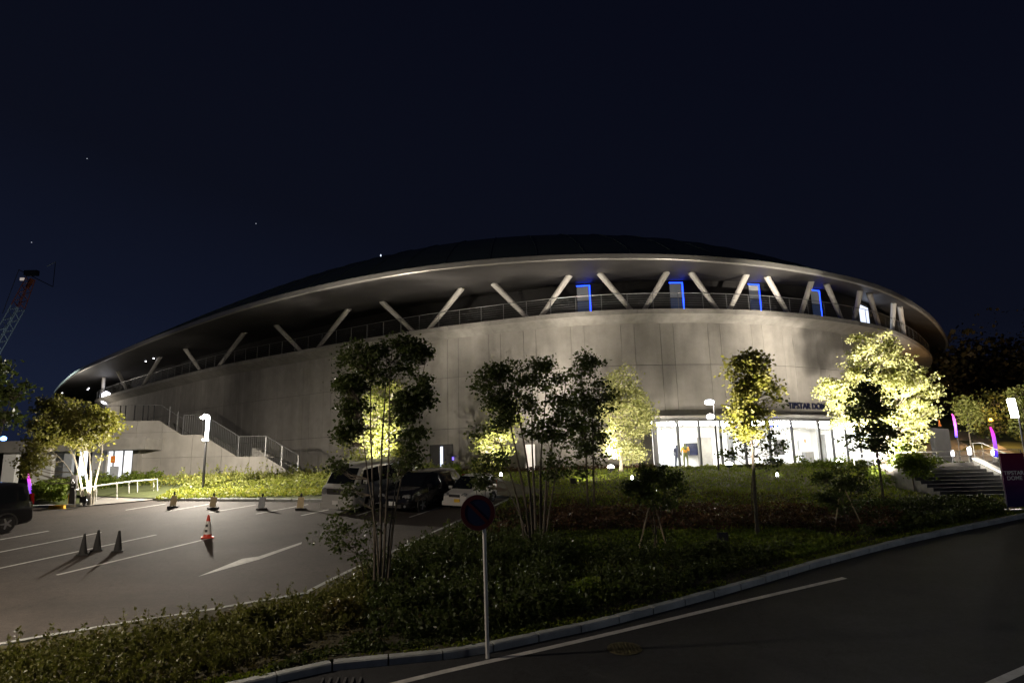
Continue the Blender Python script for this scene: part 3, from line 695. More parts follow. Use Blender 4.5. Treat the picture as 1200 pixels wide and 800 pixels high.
# railings
rl = B(); tops = [Vector((x, YS + .12, z)) for x, z in top]
rl.tube([p + Vector((0, 0, 1.0)) for p in tops[:3]], .018, 6); rl.tube([p + Vector((0, 0, 1.28)) for p in tops[2:]], .028, 6)
rl = rl.ob('handrail', M['rail'], stair)
pk = B()
for (p, q), mm in zip(zip(tops[2:-1], tops[3:]), (1, 1, 1, 1)):
    n_ = int((q - p).length / .13)
    for k in range(n_): c = p.lerp(q, k / n_); pk.tube([c, c + Vector((0, 0, 1.27))], .012, 4, cap=False)
tag(pk.ob('pickets', M['rail'], rl), kind='stuff')
for x in (140, 146, 157, 167, 173, 180): P = atY(x, 493, YS + .12); B().box((P.x, P.y, P.z + .5), (.05, .05, 1.0)).ob('post', M['black'], rl)
for i, t_ in ((2, 0), (3, 0), (4, 0), (5, 0), (5, .5), (6, 0), (1, .4), (1, .75)):
    p = tops[i].lerp(tops[min(i + 1, 6)], t_); B().box(tuple(p + Vector((0, 0, .64))), (.06, .05, 1.28)).ob('post', M['rail'], rl)
dk = B(); i_ = [tops[1], tops[2], tops[3]]
# landings parapet (dark) behind the rail, and the second flight behind it
x0, zt = xz(300, 524, 45.6); nst = 16; x1, zb = xz(380, 563, 45.6)
for k in range(nst):
    xa = x0 + (x1 - x0) * k / nst; xb = x0 + (x1 - x0) * (k + 1) / nst; z_ = zt + (zb - zt) * (k + .5) / nst
    B().box(((xa + xb) / 2, 45.6, (z_ - 1) / 2), (xb - xa - .004, 1.3, z_ + 1)).ob('step', M['slab'], stair)

# ================================================================== ANNEX (left)
annex = thing('entrance_annex', 'low flat roofed annex with white columns and a bright glass doorway', 'building', (-24, 43, PZ))
def boxpx(name, x0, y0, x1, y1, Y, depth, m_, parent, zb=None):
    a, c = atY(x0, y0, Y), atY(x1, y1, Y); z0 = c.z if zb is None else zb
    return B().box(((a.x + c.x) / 2, Y + depth / 2, (a.z + z0) / 2), (abs(c.x - a.x), depth, abs(a.z - z0))).ob(name, m_, parent)
boxpx('roof', -80, 519, 170, 526, 41.0, 4.6, M['slab'], annex)
boxpx('rear_wall', -80, 526.4, 122, 574, 44.0, .3, M['dark'], annex, -.9)
boxpx('column', 5, 526.4, 14.5, 574, 41.6, .4, M['white'], annex, -.9)
boxpx('wall_block', 37, 526.4, 57, 574, 42.0, 2.0, M['white'], annex, -.9)
boxpx('column', 76, 526.4, 81, 574, 41.8, .3, M['greyboard'], annex, -.9)
boxpx('light_column', 94, 528, 98.5, 562, 41.7, .15, emis('annex_strip', (.85, .9, 1), 1.6), annex)
boxpx('wall_pier', 109, 526.4, 121.5, 574, 42.6, 1.2, M['wall'], annex, -.9)
boxpx('wall_pier', 156.5, 526.4, 158.5, 574, 42.4, .5, M['wall'], annex, -.9)
dr = boxpx('doorway', 122, 527.6, 156, 570, 42.8, .05, emis('doorway_light', (.93, .96, 1), 1.3), annex, -.9)
for x in (122.5, 133, 144.5, 155.6): a = atY(x, 540, 42.62); B().box((a.x, 42.62, .75), (.07, .08, 2.3)).ob('door_post', M['rail'], dr)
boxpx('notice', 130, 534, 134.5, 542, 42.55, .03, M['orange'], dr)
boxpx('machine', 129, 546, 137, 566, 42.5, .1, M['greyboard'], dr)
bl = atY(4, 515, 41.6); t_ = thing('blue_lamp', 'small blue floodlight glowing on the annex roof', 'lamp', bl)
B().lathe(bl - Vector((0, 0, .25)), [(.05, 0), (.05, .2)], 8).ob('stand', M['black'], t_); B().lathe(bl - Vector((0, 0, .06)), [(.06, 0), (.16, .05), (.16, .2), (.04, .28)], 12).ob('lens', M['blue_spot'], t_)
# ramp path and its handrail
pth = [at(x, y) for x, y in [(92, 594), (128, 591), (172, 587), (196, 583), (150, 577), (112, 580), (98, 586)]]
sheet('path', [(p.x, p.y) for p in pth] , .05, M['pave'])
hr = thing('ramp_handrail', 'pale steel handrail along the paved ramp by the wheelchair sign', 'handrail', at(90, 593))
pts = [(88, 594, 573.5), (113, 588, 569), (137, 585, 565.8), (151, 580, 564), (161, 579, 563), (180, 577, 561.5), (184.5, 577, 561.2)]
Tp = []
for x, yb, yt in pts:
    g_ = at(x, yb); P = atY(x, yt, g_.y); Tp.append(P)
    B().tube([g_, P], .025, 6).ob('post', M['white_rail'], hr)
B().tube(Tp, .035, 8).ob('top_rail', M['white_rail'], hr)
# wheelchair sign post
wp = at(84, 593); t_ = thing('wheelchair_sign', 'dark sign post with a white wheelchair symbol at the ramp', 'sign', wp)
zt = atY(84, 556.5, wp.y).z; B().box((wp.x, wp.y, (wp.z + zt) / 2), (.26, .12, zt - wp.z)).ob('post', M['dark'], t_)
B().box((wp.x - .16, wp.y + .05, (wp.z + zt) / 2 - .4), (.05, .12, zt - wp.z - .8)).ob('side_board', M['kerb_yellow'], t_)
c = Vector((wp.x, wp.y - .066, zt - .28)); s_ = B()
s_.lathe((0, 0, 0), [(.016, 0), (.016, .01)], 10)
s_.v = [(c.x - .01 + x, c.y - z, c.z + .09 + y) for x, y, z in s_.v]
s_.tube([c + Vector((-.01, 0, .06)), c + Vector((-.01, 0, -.01)), c + Vector((.045, 0, -.01)), c + Vector((.065, 0, -.075))], .011, 6)
s_.tube([c + Vector((-.012 + .062 * math.cos(q), 0, -.045 + .062 * math.sin(q))) for q in np.linspace(R(120), R(350), 12)], .008, 6)
s_.ob('wheelchair_symbol', M['white_letter'], t_)
B().box((c.x, c.y, c.z - .24), (.10, .01, .035)).ob('small_text_panel', M['white_letter'], t_)
# little post sign by the bed
sp_ = at(256, 572); sp_ = Vector((sp_.x, 41.8, G(0, 41.8))); t_ = thing('notice_post', 'small dark notice on two thin posts before the stair wall', 'sign', sp_)
a = atY(255, 549.5, 41.8); B().box((a.x, 41.8, a.z), (.22, .03, .22)).ob('board', M['dark'], t_); B().box((a.x + .1, 41.78, (a.z - .1) / 2), (.035, .03, a.z - .1 + .3)).ob('post', M['black'], t_)
B().box((a.x + .34, 41.8, .15), (.035, .03, .7)).ob('post', M['black'], t_); B().box((a.x + .22, 41.76, .48), (.26, .03, .035)).ob('cross_bar', M['black'], t_)

# ================================================================== RIGHT: plaza, steps, walls
plaza = [(13.9, YC + .02), (14.2, 36), (16.1, 29.7), (22.0, 29.7), (26, 31), (46, 33), (60, 50), (60, YC + 20), (-2, 52), (-2, YC + .02)]
plaza = [(16.8, 30.4), (25.5, 30.4), (36, 30.4), (60, 42), (60, 58), (12, 58), (9, YC + .01), (14, YC + .01), (21.5, 37.0), (22.2, 33.5), (19.5, 31.6), (16.8, 31.4)]
b_ = B(); n_ = len(plaza); b_.extrude([(x, y, PZ - 1.6) for x, y in plaza], (0, 0, 1.6 + .03)); tag(b_.ob('plaza', M['pave'], fix=True), kind='structure')
steps = thing('plaza_steps', 'broad dark stone steps down from the lit plaza on the right', 'steps', (19, 28, -1.5))
sx0, sx1 = 16.8, 20.4; ns = 9; y0, y1 = 26.9, 30.4; zb_ = G(0, y0) + .02; zt_ = PZ + .03
for k in range(ns):
    ya_ = y0 + (y1 - y0) * k / ns; yb_ = y0 + (y1 - y0) * (k + 1) / ns - .004; z_ = zb_ + (zt_ - zb_) * (k + 1) / (ns + 1)
    B().box(((sx0 + sx1) / 2, (ya_ + yb_) / 2, (z_ - 2) / 2), (sx1 - sx0, yb_ - ya_, z_ + 2)).ob('step', M['step'], steps)
# lit sloping stringer on the right side
B().extrude([(sx1 + .01, y0 - .3, zb_ - .1), (sx1 + .01, y0 - .3, zb_ + .18), (sx1 + .01, y1, zt_ + .22), (sx1 + .01, y1 + .3, zt_ + .22), (sx1 + .01, y1 + .3, zb_ - .4)], (.22, 0, 0)).ob('stringer', M['white'], steps, fix=True)
B().tube([(sx1 - .02, y0 - .2, zb_ + .16), (sx1 - .02, y1, zt_ + .18)], .018, 6).ob('light_strip', M['step_led'], steps)
def railing(name, label, pts, h, m_, post_d=1.2, bars=(1.0, .55), led=False):
    t_ = thing(name, label, 'railing', pts[0]); P = [Vector(p) for p in pts]
    for h_ in bars: B().tube([p + Vector((0, 0, h * h_)) for p in P], .022 if h_ == 1 else .012, 6).ob('bar', m_, t_)
    for p, q in zip(P[:-1], P[1:]):
        n_ = max(1, int((q - p).length / post_d))
        for k in range(n_ + 1): c = p.lerp(q, k / n_); B().tube([c, c + Vector((0, 0, h))], .022, 6).ob('post', m_, t_)
    return t_
railing('step_railing', 'steel railing running down beside the plaza steps', [(sx1 + .5, y0 - .2, zb_), (sx1 + .5, y1, zt_), (sx1 + .5, y1 + .6, zt_)], .85, M['white_rail'])
railing('plaza_railing', 'level steel railing along the far side of the steps landing', [(16.5, 33.2, zt_), (24.5, 33.0, zt_)], .55, M['white_rail'], .9)
railing('path_railing', 'short steel railing sloping down near the lobby doors', [(19.3, 37.8, G(0, 37.8) + .1), (18.5, 35.3, G(0, 35.3) + .1), (18.0, 33, G(0, 33) + .1)], .5, M['white_rail'], 1.0)
# low retaining wall with a cone on it
def wallseg(name, label, p0, p1, h0, h1, th, m_):
    p0, p1 = Vector(p0), Vector(p1); d = (p1 - p0); n_ = Vector((-d.y, d.x, 0)).normalized() * th
    return tag(B().extrude([p0, p1, p1 + Vector((0, 0, h1)), p0 + Vector((0, 0, h0))], n_).ob(name, m_, fix=True), label, 'wall')
pw = [atY(1096, 523, 44), atY(1117, 523, 44)]
wallseg('low_wall', 'grey low wall standing between the arena and the upper path', (pw[0].x, 44, PZ), (pw[1].x, 44.2, PZ), atY(1096, 501, 44).z - PZ, atY(1112, 502, 44).z - PZ, .35, mat('grey_render', (.075, .072, .07), .8, .15, 3, .2, 20))
# rising ground behind on the right
def HZ(x, y):
    s_ = sstep(44, 84, y) * 4.2 + max(0, y - 60) * .06 + max(0, x - 58) * .03 * sstep(44, 70, y)
    return PZ + .02 + s_ * sstep(30, 42, x)
b_ = B(); xs_ = np.linspace(30, 240, 40); ys_ = np.linspace(44, 260, 40)
for y in ys_:
    for x in xs_: b_.v.append((x, y, HZ(x, y) + (mnoise.noise(Vector((x * .1, y * .1, 0))) * 1.2 if y > 70 else 0)))
for j in range(39):
    for i in range(39): k = j * 40 + i; b_.f.append((k, k + 1, k + 41, k + 40)); b_.m.append(0)
tag(b_.ob('hillside', M['turf'], smooth=True), kind='structure')
pa_ = [(29.5, 44.5), (38.5, 44.5), (46, 60), (50, 74), (45, 74), (38.5, 60)]
b_ = B(); W_ = 12
for k in range(W_ + 1):
    y = 42 + 32 * k / W_; xl = 28 + (y - 42) * .42; xr = 33.5 + (y - 42) * .50
    for x in (xl, (xl + xr) / 2, xr): b_.v.append((x, y, HZ(x, y) + .06))
for k in range(W_):
    for i in (0, 1): q = 3 * k + i; b_.f.append((q, q + 1, q + 4, q + 3)); b_.m.append(0)
tag(b_.ob('upper_path', M['pave']), kind='structure')

# ================================================================== LAMPS
def point(name, loc, watts, col, parent, r_=.12):
    l = bpy.data.lights.new(name, 'POINT'); l.energy = watts; l.color = col; l.shadow_soft_size = r_
    o = bpy.data.objects.new(name, l); COL.objects.link(o); o.location = loc
    if parent: link_child(o, parent)
    return o
def spot(name, loc, target, watts, col, ang, parent, r_=.1, blend=.6):
    l = bpy.data.lights.new(name, 'SPOT'); l.energy = watts; l.color = col; l.spot_size = R(ang); l.spot_blend = blend; l.shadow_soft_size = r_ * 2.2
    o = bpy.data.objects.new(name, l); COL.objects.link(o); o.location = loc
    o.rotation_euler = (Vector(target) - Vector(loc)).to_track_quat('-Z', 'Y').to_euler()
    if parent: link_child(o, parent)
    return o
# lamp by the stair: black pole, luminous upper tube, head reaching left
p = at(237.5, 577.5); t_ = thing('street_lamp', 'black lamp post with a glowing upper tube and bent head before the stair', 'street lamp', p)
zj, ztp = atY(240, 516, p.y).z, atY(240.5, 490, p.y).z
B().lathe(p, [(.10, 0), (.10, .05), (.065, .08), (.055, zj - p.z)], 12).ob('pole', M['black'], t_, smooth=True)
B().tube([(p.x + .02, p.y, zj), (p.x + .05, p.y, ztp)], [.075, .085], 10).ob('light_tube', M['glow_soft'], t_, smooth=True)
B().box((p.x - .02, p.y, zj + .03), (.26, .14, .10)).ob('bracket', M['glow_soft'], t_)
B().tube([(p.x + .06, p.y, ztp - .02), (p.x + .02, p.y, ztp + .07), (p.x - .14, p.y, ztp + .09), (p.x - .32, p.y, ztp + .02)], [.09, .11, .12, .06], 10).ob('lamp_head', M['glow'], t_, smooth=True)
point('lamp_light', (p.x - .12, p.y - .35, ztp - .12), W_STREET_LEFT, (1, .90, .76), t_, .1)
# lamp in front of the lobby
p = at(842.5, 553); p = Vector((p.x, 37.5, 0)); p.x = atY(842, 545, 37.5).x; p.z = G(0, 37.5); t_ = thing('street_lamp', 'slim lamp post with two round heads in front of the glowing lobby', 'street lamp', p)
ztp = atY(834, 471, 37.5).z; B().tube([p, (p.x, p.y, ztp)], [.06, .045], 10).ob('pole', M['black'], t_, smooth=True)
for zz, rr in ((ztp, .27), (atY(831, 488, 37.5).z, .22)):
    B().tube([(p.x, p.y, zz + .06), (p.x - .22, p.y - .1, zz + .08)], .025, 6).ob('arm', M['black'], t_)
    B().lathe((p.x - .26, p.y - .12, zz), [(.03, .19), (rr * .45, .17), (rr * .5, .125)], 16).ob('shade', M['black'], t_)
    B().lathe((p.x - .26, p.y - .12, zz), [(rr * .5, .12), (rr * .9, .068), (rr, 0), (rr * .9, -.09), (rr * .5, -.15)], 16).ob('lens', M['glow_soft'], t_, smooth=True)
point('lamp_light', (p.x - .26, p.y - .45, ztp - .2), W_STREET_MID, NEUT, t_)
# lamp on the upper path, far right
P = atY(1199, 519, 40); t_ = thing('street_lamp', 'bright white lamp on a pole beside the upper path at the right edge', 'street lamp', (P.x, 40, PZ))
ztp = atY(1190, 474, 40).z; B().tube([(P.x, 40, PZ), (P.x, 40, ztp)], .05, 8).ob('pole', M['black'], t_)
B().tube([(P.x - .25, 39.95, ztp - .75), (P.x - .35, 39.95, ztp + .35)], [.18, .20], 10).ob('light_tube', M['glow'], t_, smooth=True); B().box((P.x - .15, 40, ztp - .5), (.3, .06, .06)).ob('bracket', M['black'], t_)
point('lamp_light', (P.x - .9, 39.7, ztp), 420, NEUT, t_)
# two lamps that stand just beyond the picture and light the car park and the road
def offlamp(label, x, y, h, arm, watts, col):
    p = Vector((x, y, G(x, y))); t_ = thing('street_lamp', label, 'street lamp', p)
    B().lathe(p, [(.12, 0), (.12, .3), (.07, .35), (.05, h)], 12).ob('pole', M['black'], t_, smooth=True)
    B().tube([p + Vector((0, 0, h - .05)), p + Vector((arm, 0, h + .05))], .03, 8).ob('arm', M['black'], t_); B().box(tuple(p + Vector((arm, 0, h + .05))), (.5, .25, .08)).ob('lamp_head', M['black'], t_)
    B().box(tuple(p + Vector((arm, 0, h + .0))), (.42, .2, .02)).ob('lens', M['glow'], t_); point('lamp_light', p + Vector((arm, 0, h - .18)), watts, col, t_, .2)
offlamp('tall black lamp post beside the near left of the car park', -13.0, 11.0, 6.0, .6, W_OFF_LEFT, (1, .84, .66))
offlamp('tall black lamp post on the far side of the road', 15.5, 7.5, 6.5, -.6, W_OFF_RIGHT, (.86, .93, 1))

for (x, y, Y_), lb in (((1138.5, 545, 29.9), 'short glowing bollard lamp at the head of the plaza steps'), ((1163, 529, 39), 'short glowing bollard lamp on the plaza near the tall pink flag'), ((1116.5, 533, 39), 'short glowing bollard lamp in front of the low grey wall')):
    q = atY(x, y, Y_); p = Vector((q.x, Y_, PZ + .03)); t_ = thing('bollard_lamp', lb, 'bollard lamp', p, 'bollard lamps on the plaza')
    B().lathe(p, [(.07, 0), (.05, .04), (.05, .34)], 10).ob('stem', M['rail'], t_); B().lathe(p, [(.06, .341), (.075, .36), (.075, .62), (.04, .66)], 10).ob('lens', M['glow_soft'], t_); B().lathe(p, [(.09, .661), (.09, .69)], 10).ob('cap', M['rail'], t_)
    point('lamp_light', p + Vector((0, -.12, .78)), 110, NEUT, t_, .1)
# ground floods on the lawn
def aim(px, py, Y): return atY(px, py, Y)
def flood(label, x, y, target, watts, col, ang, r_=.19, lens=True, dz=.22, wallw=0, wt=None):
    p = at(x, y, .1) if y > 556 else None
    if p is None:
        q = ray(x, y); Y_ = 38.2; p = q * (Y_ / q.y); p.z = G(0, Y_) + .12
    t_ = thing('ground_floodlight', label, 'floodlight', p, 'floodlights on the lawn')
    zc_ = atY(x, y, p.y).z; zc_ = max(zc_, p.z + dz)
    B().lathe(p - Vector((0, 0, .02)), [(.07, 0), (.03, .03), (.03, zc_ - p.z - .1)], 8).ob('stake', M['black'], t_)
    B().lathe((p.x, p.y, zc_ - .12), [(r_ * .7, 0), (r_ * 1.05, .1), (r_ * 1.05, .14)], 14).ob('housing', M['black'], t_)
    B().lathe((p.x, p.y, zc_ + .021), [(r_, 0), (r_ * .95, .06), (r_ * .6, .13), (r_ * .2, .16)], 14).ob('lens', M['glow_flood'], t_, smooth=True)
    spot('flood_light', (p.x, p.y + .05, zc_ + .30), target, watts, col, ang, t_, .1)
    return p, zc_, t_

# ================================================================== CARS
def car(label, spec, paint, pos, fwd, fpose=None, cat='car', name='parked_car', extras=()):
    t_ = thing(name, label, cat, (0, 0, 0)); S = spec['st']; hw = spec['W'] / 2
    def lerp_st(x):
        for a, c in zip(S[:-1], S[1:]):
            if c[0] <= x <= a[0]: u = (a[0] - x) / max(1e-6, a[0] - c[0]); return [a[k] + (c[k] - a[k]) * u for k in range(6)]
        return list(S[0] if x > S[0][0] else S[-1])
    vs = []; n_ = 12
    for x, zb, zbelt, zr, w_, wr in S:
        half = [(w_ * .86, zb), (w_ * .98, zb + .12), (w_, (zb + zbelt) / 2), (w_ * .975, zbelt), (wr, max(zbelt + .005, zr - .07)), (wr * .80, max(zbelt + .01, zr))]
        for y, z in half: vs.append((x, y, z))
        for y, z in half[::-1]: vs.append((x, -y, z))
    fs = [tuple(range(n_)), tuple(range(len(vs) - 1, len(vs) - n_ - 1, -1))]
    for i in range(len(S) - 1):
        for k in range(n_): fs.append((i * n_ + k, i * n_ + (k + 1) % n_, (i + 1) * n_ + (k + 1) % n_, (i + 1) * n_ + k))
    bo = B().add(vs, fs).ob('body', paint, t_, fix=True, smooth=True)
    md_ = bo.modifiers.new('b', 'BEVEL'); md_.width = .03; md_.segments = 2; md_.limit_method = 'ANGLE'; md_.angle_limit = R(25)
    # side windows
    for poly in spec['side']:
        for s_ in (1, -1):
            q = []
            for x, tt in poly:
                _, zb, zbelt, zr, w_, wr = lerp_st(x); z1 = max(zbelt + .005, zr - .07); q.append((x, s_ * (w_ * .975 + (wr - w_ * .975) * tt + .012), zbelt + (z1 - zbelt) * tt))
            B().add(q, [tuple(range(len(q))) if s_ > 0 else tuple(range(len(q)))[::-1]]).ob('side_window', M['carglass'], t_)
    def screen(nm, xa, xb):
        A_, C_ = lerp_st(xa), lerp_st(xb); q = []
        for X, s_ in ((A_, 1), (A_, -1), (C_, -1), (C_, 1)): q.append((X[0], s_ * X[5] * (.90 if X is A_ else .86), X[3]))
        d = Vector(q[2]) - Vector(q[1]); nrm = Vector((0, 1, 0)).cross(d).normalized(); nrm = nrm if nrm.z > 0 else -nrm
        q = [tuple(Vector(v_) + nrm * .022) for v_ in q]; B().add(q, [(0, 1, 2, 3)]).ob(nm, M['carglass'], t_, fix=False)
    screen('windscreen', *spec['ws']); screen('rear_window', *spec['rw'])
    # wheels
    for x in spec['wx']:
        for s_ in (1, -1):
            r_ = spec['r']; wh = B(); y = s_ * (hw - .10)
            wh.tube([(x, y - .10, r_), (x, y + .095 , r_)], r_, 24); wo = wh.ob('wheel', M['tyre'], t_, smooth=True)
            yo = y + s_ * .10
            B().tube([(x, yo - s_ * .03, r_), (x, yo + s_ * .012, r_)], r_ * .60, 20).ob('rim', M['dark'], wo)
            sp5 = B()
            for k in range(5): q_ = k * 1.2566; sp5.tube([(x, yo + s_ * .02, r_), (x + math.cos(q_) * r_ * .6, yo + s_ * .02, r_ + math.sin(q_) * r_ * .6)], [.045, .03], 5)
            sp5.ob('spokes', M['alloy'], wo)
            ar_ = B(); ar_.tube([(x + math.cos(q_) * r_ * 1.13, s_ * (hw + .002), r_ + math.sin(q_) * r_ * 1.13) for q_ in np.linspace(R(-12), R(192), 14)], .035, 5); ar_.ob('wheel_arch', M['dark'], t_)
    xf = S[0][0]; xr = S[-1][0]; hx = spec.get('hx', 0)
    hz, hh, hwid = spec['head']
    for s_ in (1, -1):
        hl = B(); yc = s_ * (hw - .07 - hwid / 2); X_ = [x for x, *_r in S if True]
        hl.tube([(xf - .16, yc, hz), (xf - .015 + hx, yc, hz)], [hh * .62, hh * .55], 14); hl.v = [(x - abs(y) * .06, yc + (y - yc) * hwid / hh * .9, z) for x, y, z in hl.v]
        hl = hl.ob('headlight', M['headlamp'], t_, smooth=True); B().tube([(xf - .03, yc, hz), (xf - .005 + hx - abs(yc) * .06, yc, hz)], [hh * .3, hh * .26], 10).ob('reflector', M['alloy'], hl)
        B().tube([(xf - .06, s_ * (hw - .28), .36), (xf + .02, s_ * (hw - .28), .36)], .055, 10).ob('fog_lamp', M['headlamp'], t_)
        B().box((xr + .01, s_ * (hw - .14), spec['tz']), (.08, .16, .42)).ob('tail_light', M['tail'], t_)
        x_, _, zb, *_r = lerp_st(spec['mx']); B().box((spec['mx'], s_ * (hw + .09), zb + .10), (.10, .20, .15)).ob('mirror', paint, t_)
        B().box((spec['mx'] - .9, s_ * (hw + .008), zb - .12), (.16, .03, .03)).ob('door_handle', M['alloy'], t_)
        for xx in spec['seam']: B().box((xx, s_ * hw * .985, zb - .22), (.010, .05, .62)).ob('door_seam', M['dark'], t_)
    B().box((xf + .012, 0, spec['gz']), (.06, spec['gw'], spec.get('gh', .13))).ob('grille', M['dark'], t_)
    B().box((xf + .012, 0, .36), (.07, spec['W'] * .52, .13)).ob('lower_grille', M['dark'], t_)
    B().box((xf + .055, spec['px'], .42 + .05), (.03, .33, .165)).ob('number_plate', M[spec['plate']], t_)
    if 'bump' in spec: B().box((xf - .02, 0, .32), (.16, spec['W'] * .96, .22)).ob('bumper', M[spec['bump']], t_)
    for e_ in extras: e_(t_)
    t_.scale = (spec.get('k', 1),) * 3
    f = Vector((fwd[0], fwd[1], 0)); f.z = GB * fwd[1]; f.normalize(); up = Vector((0, -GB, 1)).normalized(); l_ = up.cross(f).normalized(); up = f.cross(l_)
    t_.location = (pos.x, pos.y, G(pos.x, pos.y) + .01); t_.rotation_euler = Matrix((f, l_, up)).transposed().to_euler()
    return t_
HI = dict(k=.93, hx=.055, gh=.24, W=1.78, r=.33, wx=(1.28, -1.42), head=(.92, .24, .30), tz=1.15, gz=.93, gw=.95, px=0, plate='plate_white', mx=1.62, ws=(2.12, 1.66), rw=(-2.30, -2.20), seam=(1.45, .45, -.7), bump='car_silver',
          st=[(2.38, .30, .55, .57, .74, .70), (2.36, .26, .90, .93, .83, .77), (2.28, .24, 1.06, 1.10, .87, .80), (2.14, .24, 1.14, 1.18, .89, .82), (1.62, .22, 1.18, 1.90, .89, .78), (1.2, .22, 1.18, 1.98, .89, .77), (-1.9, .22, 1.18, 1.98, .89, .77), (-2.22, .24, 1.16, 1.93, .88, .75), (-2.33, .28, 1.10, 1.12, .87, .80)],
          side=[[(1.85, .06), (.55, .06), (.55, .88), (1.52, .88)], [(.45, .06), (-.75, .06), (-.75, .88), (.45, .88)], [(-.85, .06), (-2.0, .06), (-1.95, .88), (-.85, .88)]])
KEI = dict(k=.77, W=1.50, r=.28, wx=(1.12, -1.10), head=(.72, .20, .30), tz=.95, gz=.70, gw=.62, px=.18, plate='plate', mx=.72, ws=(.98, .17), rw=(-1.62, -1.45), seam=(.70, -.25, -1.1), bump='car_white',
           st=[(1.72, .28, .50, .52, .60, .54), (1.69, .25, .66, .70, .69, .62), (1.58, .22, .74, .82, .73, .66), (1.35, .22, .80, .88, .75, .68), (.98, .22, .88, .95, .75, .68), (.16, .22, .92, 1.52, .75, .60), (-.3, .22, .93, 1.58, .75, .60), (-1.35, .22, .95, 1.53, .74, .58), (-1.64, .26, .93, 1.00, .72, .62), (-1.70, .30, .72, .74, .70, .62)],
           side=[[(.72, .06), (-.22, .06), (-.22, .86), (.10, .86)], [(-.30, .06), (-1.05, .06), (-1.05, .86), (-.30, .86)], [(-1.12, .08), (-1.50, .10), (-1.34, .84), (-1.12, .86)]])
WAG = dict(k=.92, W=1.76, r=.33, wx=(1.42, -1.36), head=(.74, .17, .36), tz=1.0, gz=.72, gw=.80, px=0, plate='plate_white', mx=.95, ws=(1.20, .42), rw=(-2.20, -1.90), seam=(.95, -.1, -1.15),
           st=[(2.32, .28, .50, .52, .66, .60), (2.28, .24, .68, .72, .78, .70), (2.16, .22, .80, .85, .85, .74), (1.85, .20, .90, .97, .88, .76), (1.22, .20, .96, 1.04, .88, .76), (.42, .20, .98, 1.54, .88, .68), (-.2, .20, .99, 1.60, .88, .68), (-1.6, .20, 1.02, 1.56, .87, .66), (-2.16, .24, 1.0, 1.10, .85, .70), (-2.28, .30, .8, .82, .82, .70)],
           side=[[(.95, .06), (-.05, .06), (-.05, .86), (.36, .86)], [(-.15, .06), (-1.1, .06), (-1.1, .86), (-.15, .86)], [(-1.2, .08), (-1.95, .12), (-1.72, .80), (-1.2, .85)]])
MPV = dict(k=.93, W=1.84, r=.34, wx=(1.5, -1.38), head=(.85, .2, .35), tz=1.15, gz=.80, gw=.9, px=0, plate='plate_white', mx=1.35, ws=(1.72, 1.05), rw=(-2.34, -2.16), seam=(1.3, .2, -1.0),
           st=[(2.36, .26, .70, .72, .80, .72), (2.3, .22, .95, .98, .88, .76), (1.75, .20, 1.05, 1.10, .92, .80), (1.05, .20, 1.08, 1.80, .92, .76), (.4, .20, 1.1, 1.86, .92, .76), (-1.8, .20, 1.1, 1.84, .92, .76), (-2.2, .22, 1.08, 1.76, .90, .74), (-2.36, .28, 1.05, 1.10, .88, .74)],
           side=[[(1.45, .06), (.3, .06), (.3, .88), (.98, .88)], [(.2, .06), (-.9, .06), (-.9, .88), (.2, .88)], [(-1.0, .06), (-2.1, .06), (-2.0, .84), (-1.0, .88)]])
d_ = Vector((math.sin(R(26.5)), math.cos(R(26.5)), 0))
def park(fx, fy, L2, dd=d_): p = at(fx, fy); return p + dd * L2
car('white parked van facing the camera behind the slender dark tree', HI, M['car_silver'], park(394, 602, 2.2), -d_, cat='van', name='parked_van')
car('glossy black wagon parked between the white van and the small white car', WAG, M['car_black'], park(461, 603, 2.1), -d_)
car('small white hatchback with a yellow number plate parked at the row end', KEI, M['car_white'], park(533, 597, 1.3), -d_)
car('black people carrier cut off by the left edge of the picture', MPV, M['car_black'], at(24, 617) - d_ * 2.2, -d_, cat='van', name='parked_van')

# ================================================================== CONES, BOARDS, SIGN
def cone(label, p, h, m_, stripes=False, group=None, name='traffic_cone', base='rubber'):
    t_ = thing(name, label, 'traffic cone', p, group); g_ = Matrix.Identity(3)
    B().box((p.x, p.y, p.z + .02), (h * .52, h * .52, .04), rz=.4).ob('base', M[base], t_)
    r0, r1 = h * .19, h * .045
    def seg(a, c): return [(r0 + (r1 - r0) * a, .04 + (h - .04) * a), (r0 + (r1 - r0) * c, .04 + (h - .04) * c)]
    if stripes:
        B().lathe(p, seg(0, .12), 16).ob('cone', m_, t_, smooth=True); B().lathe(p, [(r + .003, z) for r, z in seg(.12, .72)], 16).ob('white_sleeve', M['white'], t_, smooth=True); B().lathe(p, seg(.72, 1), 16).ob('tip', m_, t_, smooth=True)
        for q in (.25, .48): B().box((p.x + .0, p.y - (r0 + (r1 - r0) * q) - .012, p.z + h * q + .05), (.07, .02, .08), rz=.2).ob('dark_mark', M['black'], t_)
    else: B().lathe(p, seg(0, 1), 16).ob('cone', m_, t_, smooth=True)
    return t_
cone('red and white striped cone standing alone in the middle of the car park', at(243, 630), .74, M['red'], True, base='red')
for x, y, lb in ((97, 650, 'black cone at the left end of the row of three in the car park'), (113.5, 645, 'middle one of the three black cones in the car park'), (138, 646, 'black cone at the right end of the row of three in the car park')):
    cone(lb, at(x, y), .62, M['rubber'], group='black cones in the car park')
for x, lb in ((363, 'red cone behind the flower bed at the stair foot, left one'), (376.5, 'red cone next to the white van, at the stair foot')):
    q = atY(x, 552, 42.2); cone(lb, Vector((q.x, 42.2, q.z - .72)), .72, M['red'], group='red cones at the foot of the stair')
q = atY(1101, 496, 44.2); cone('orange cone on the low grey wall right of the arena', Vector((q.x, 44.2, q.z - .22)), .48, M['orange'])
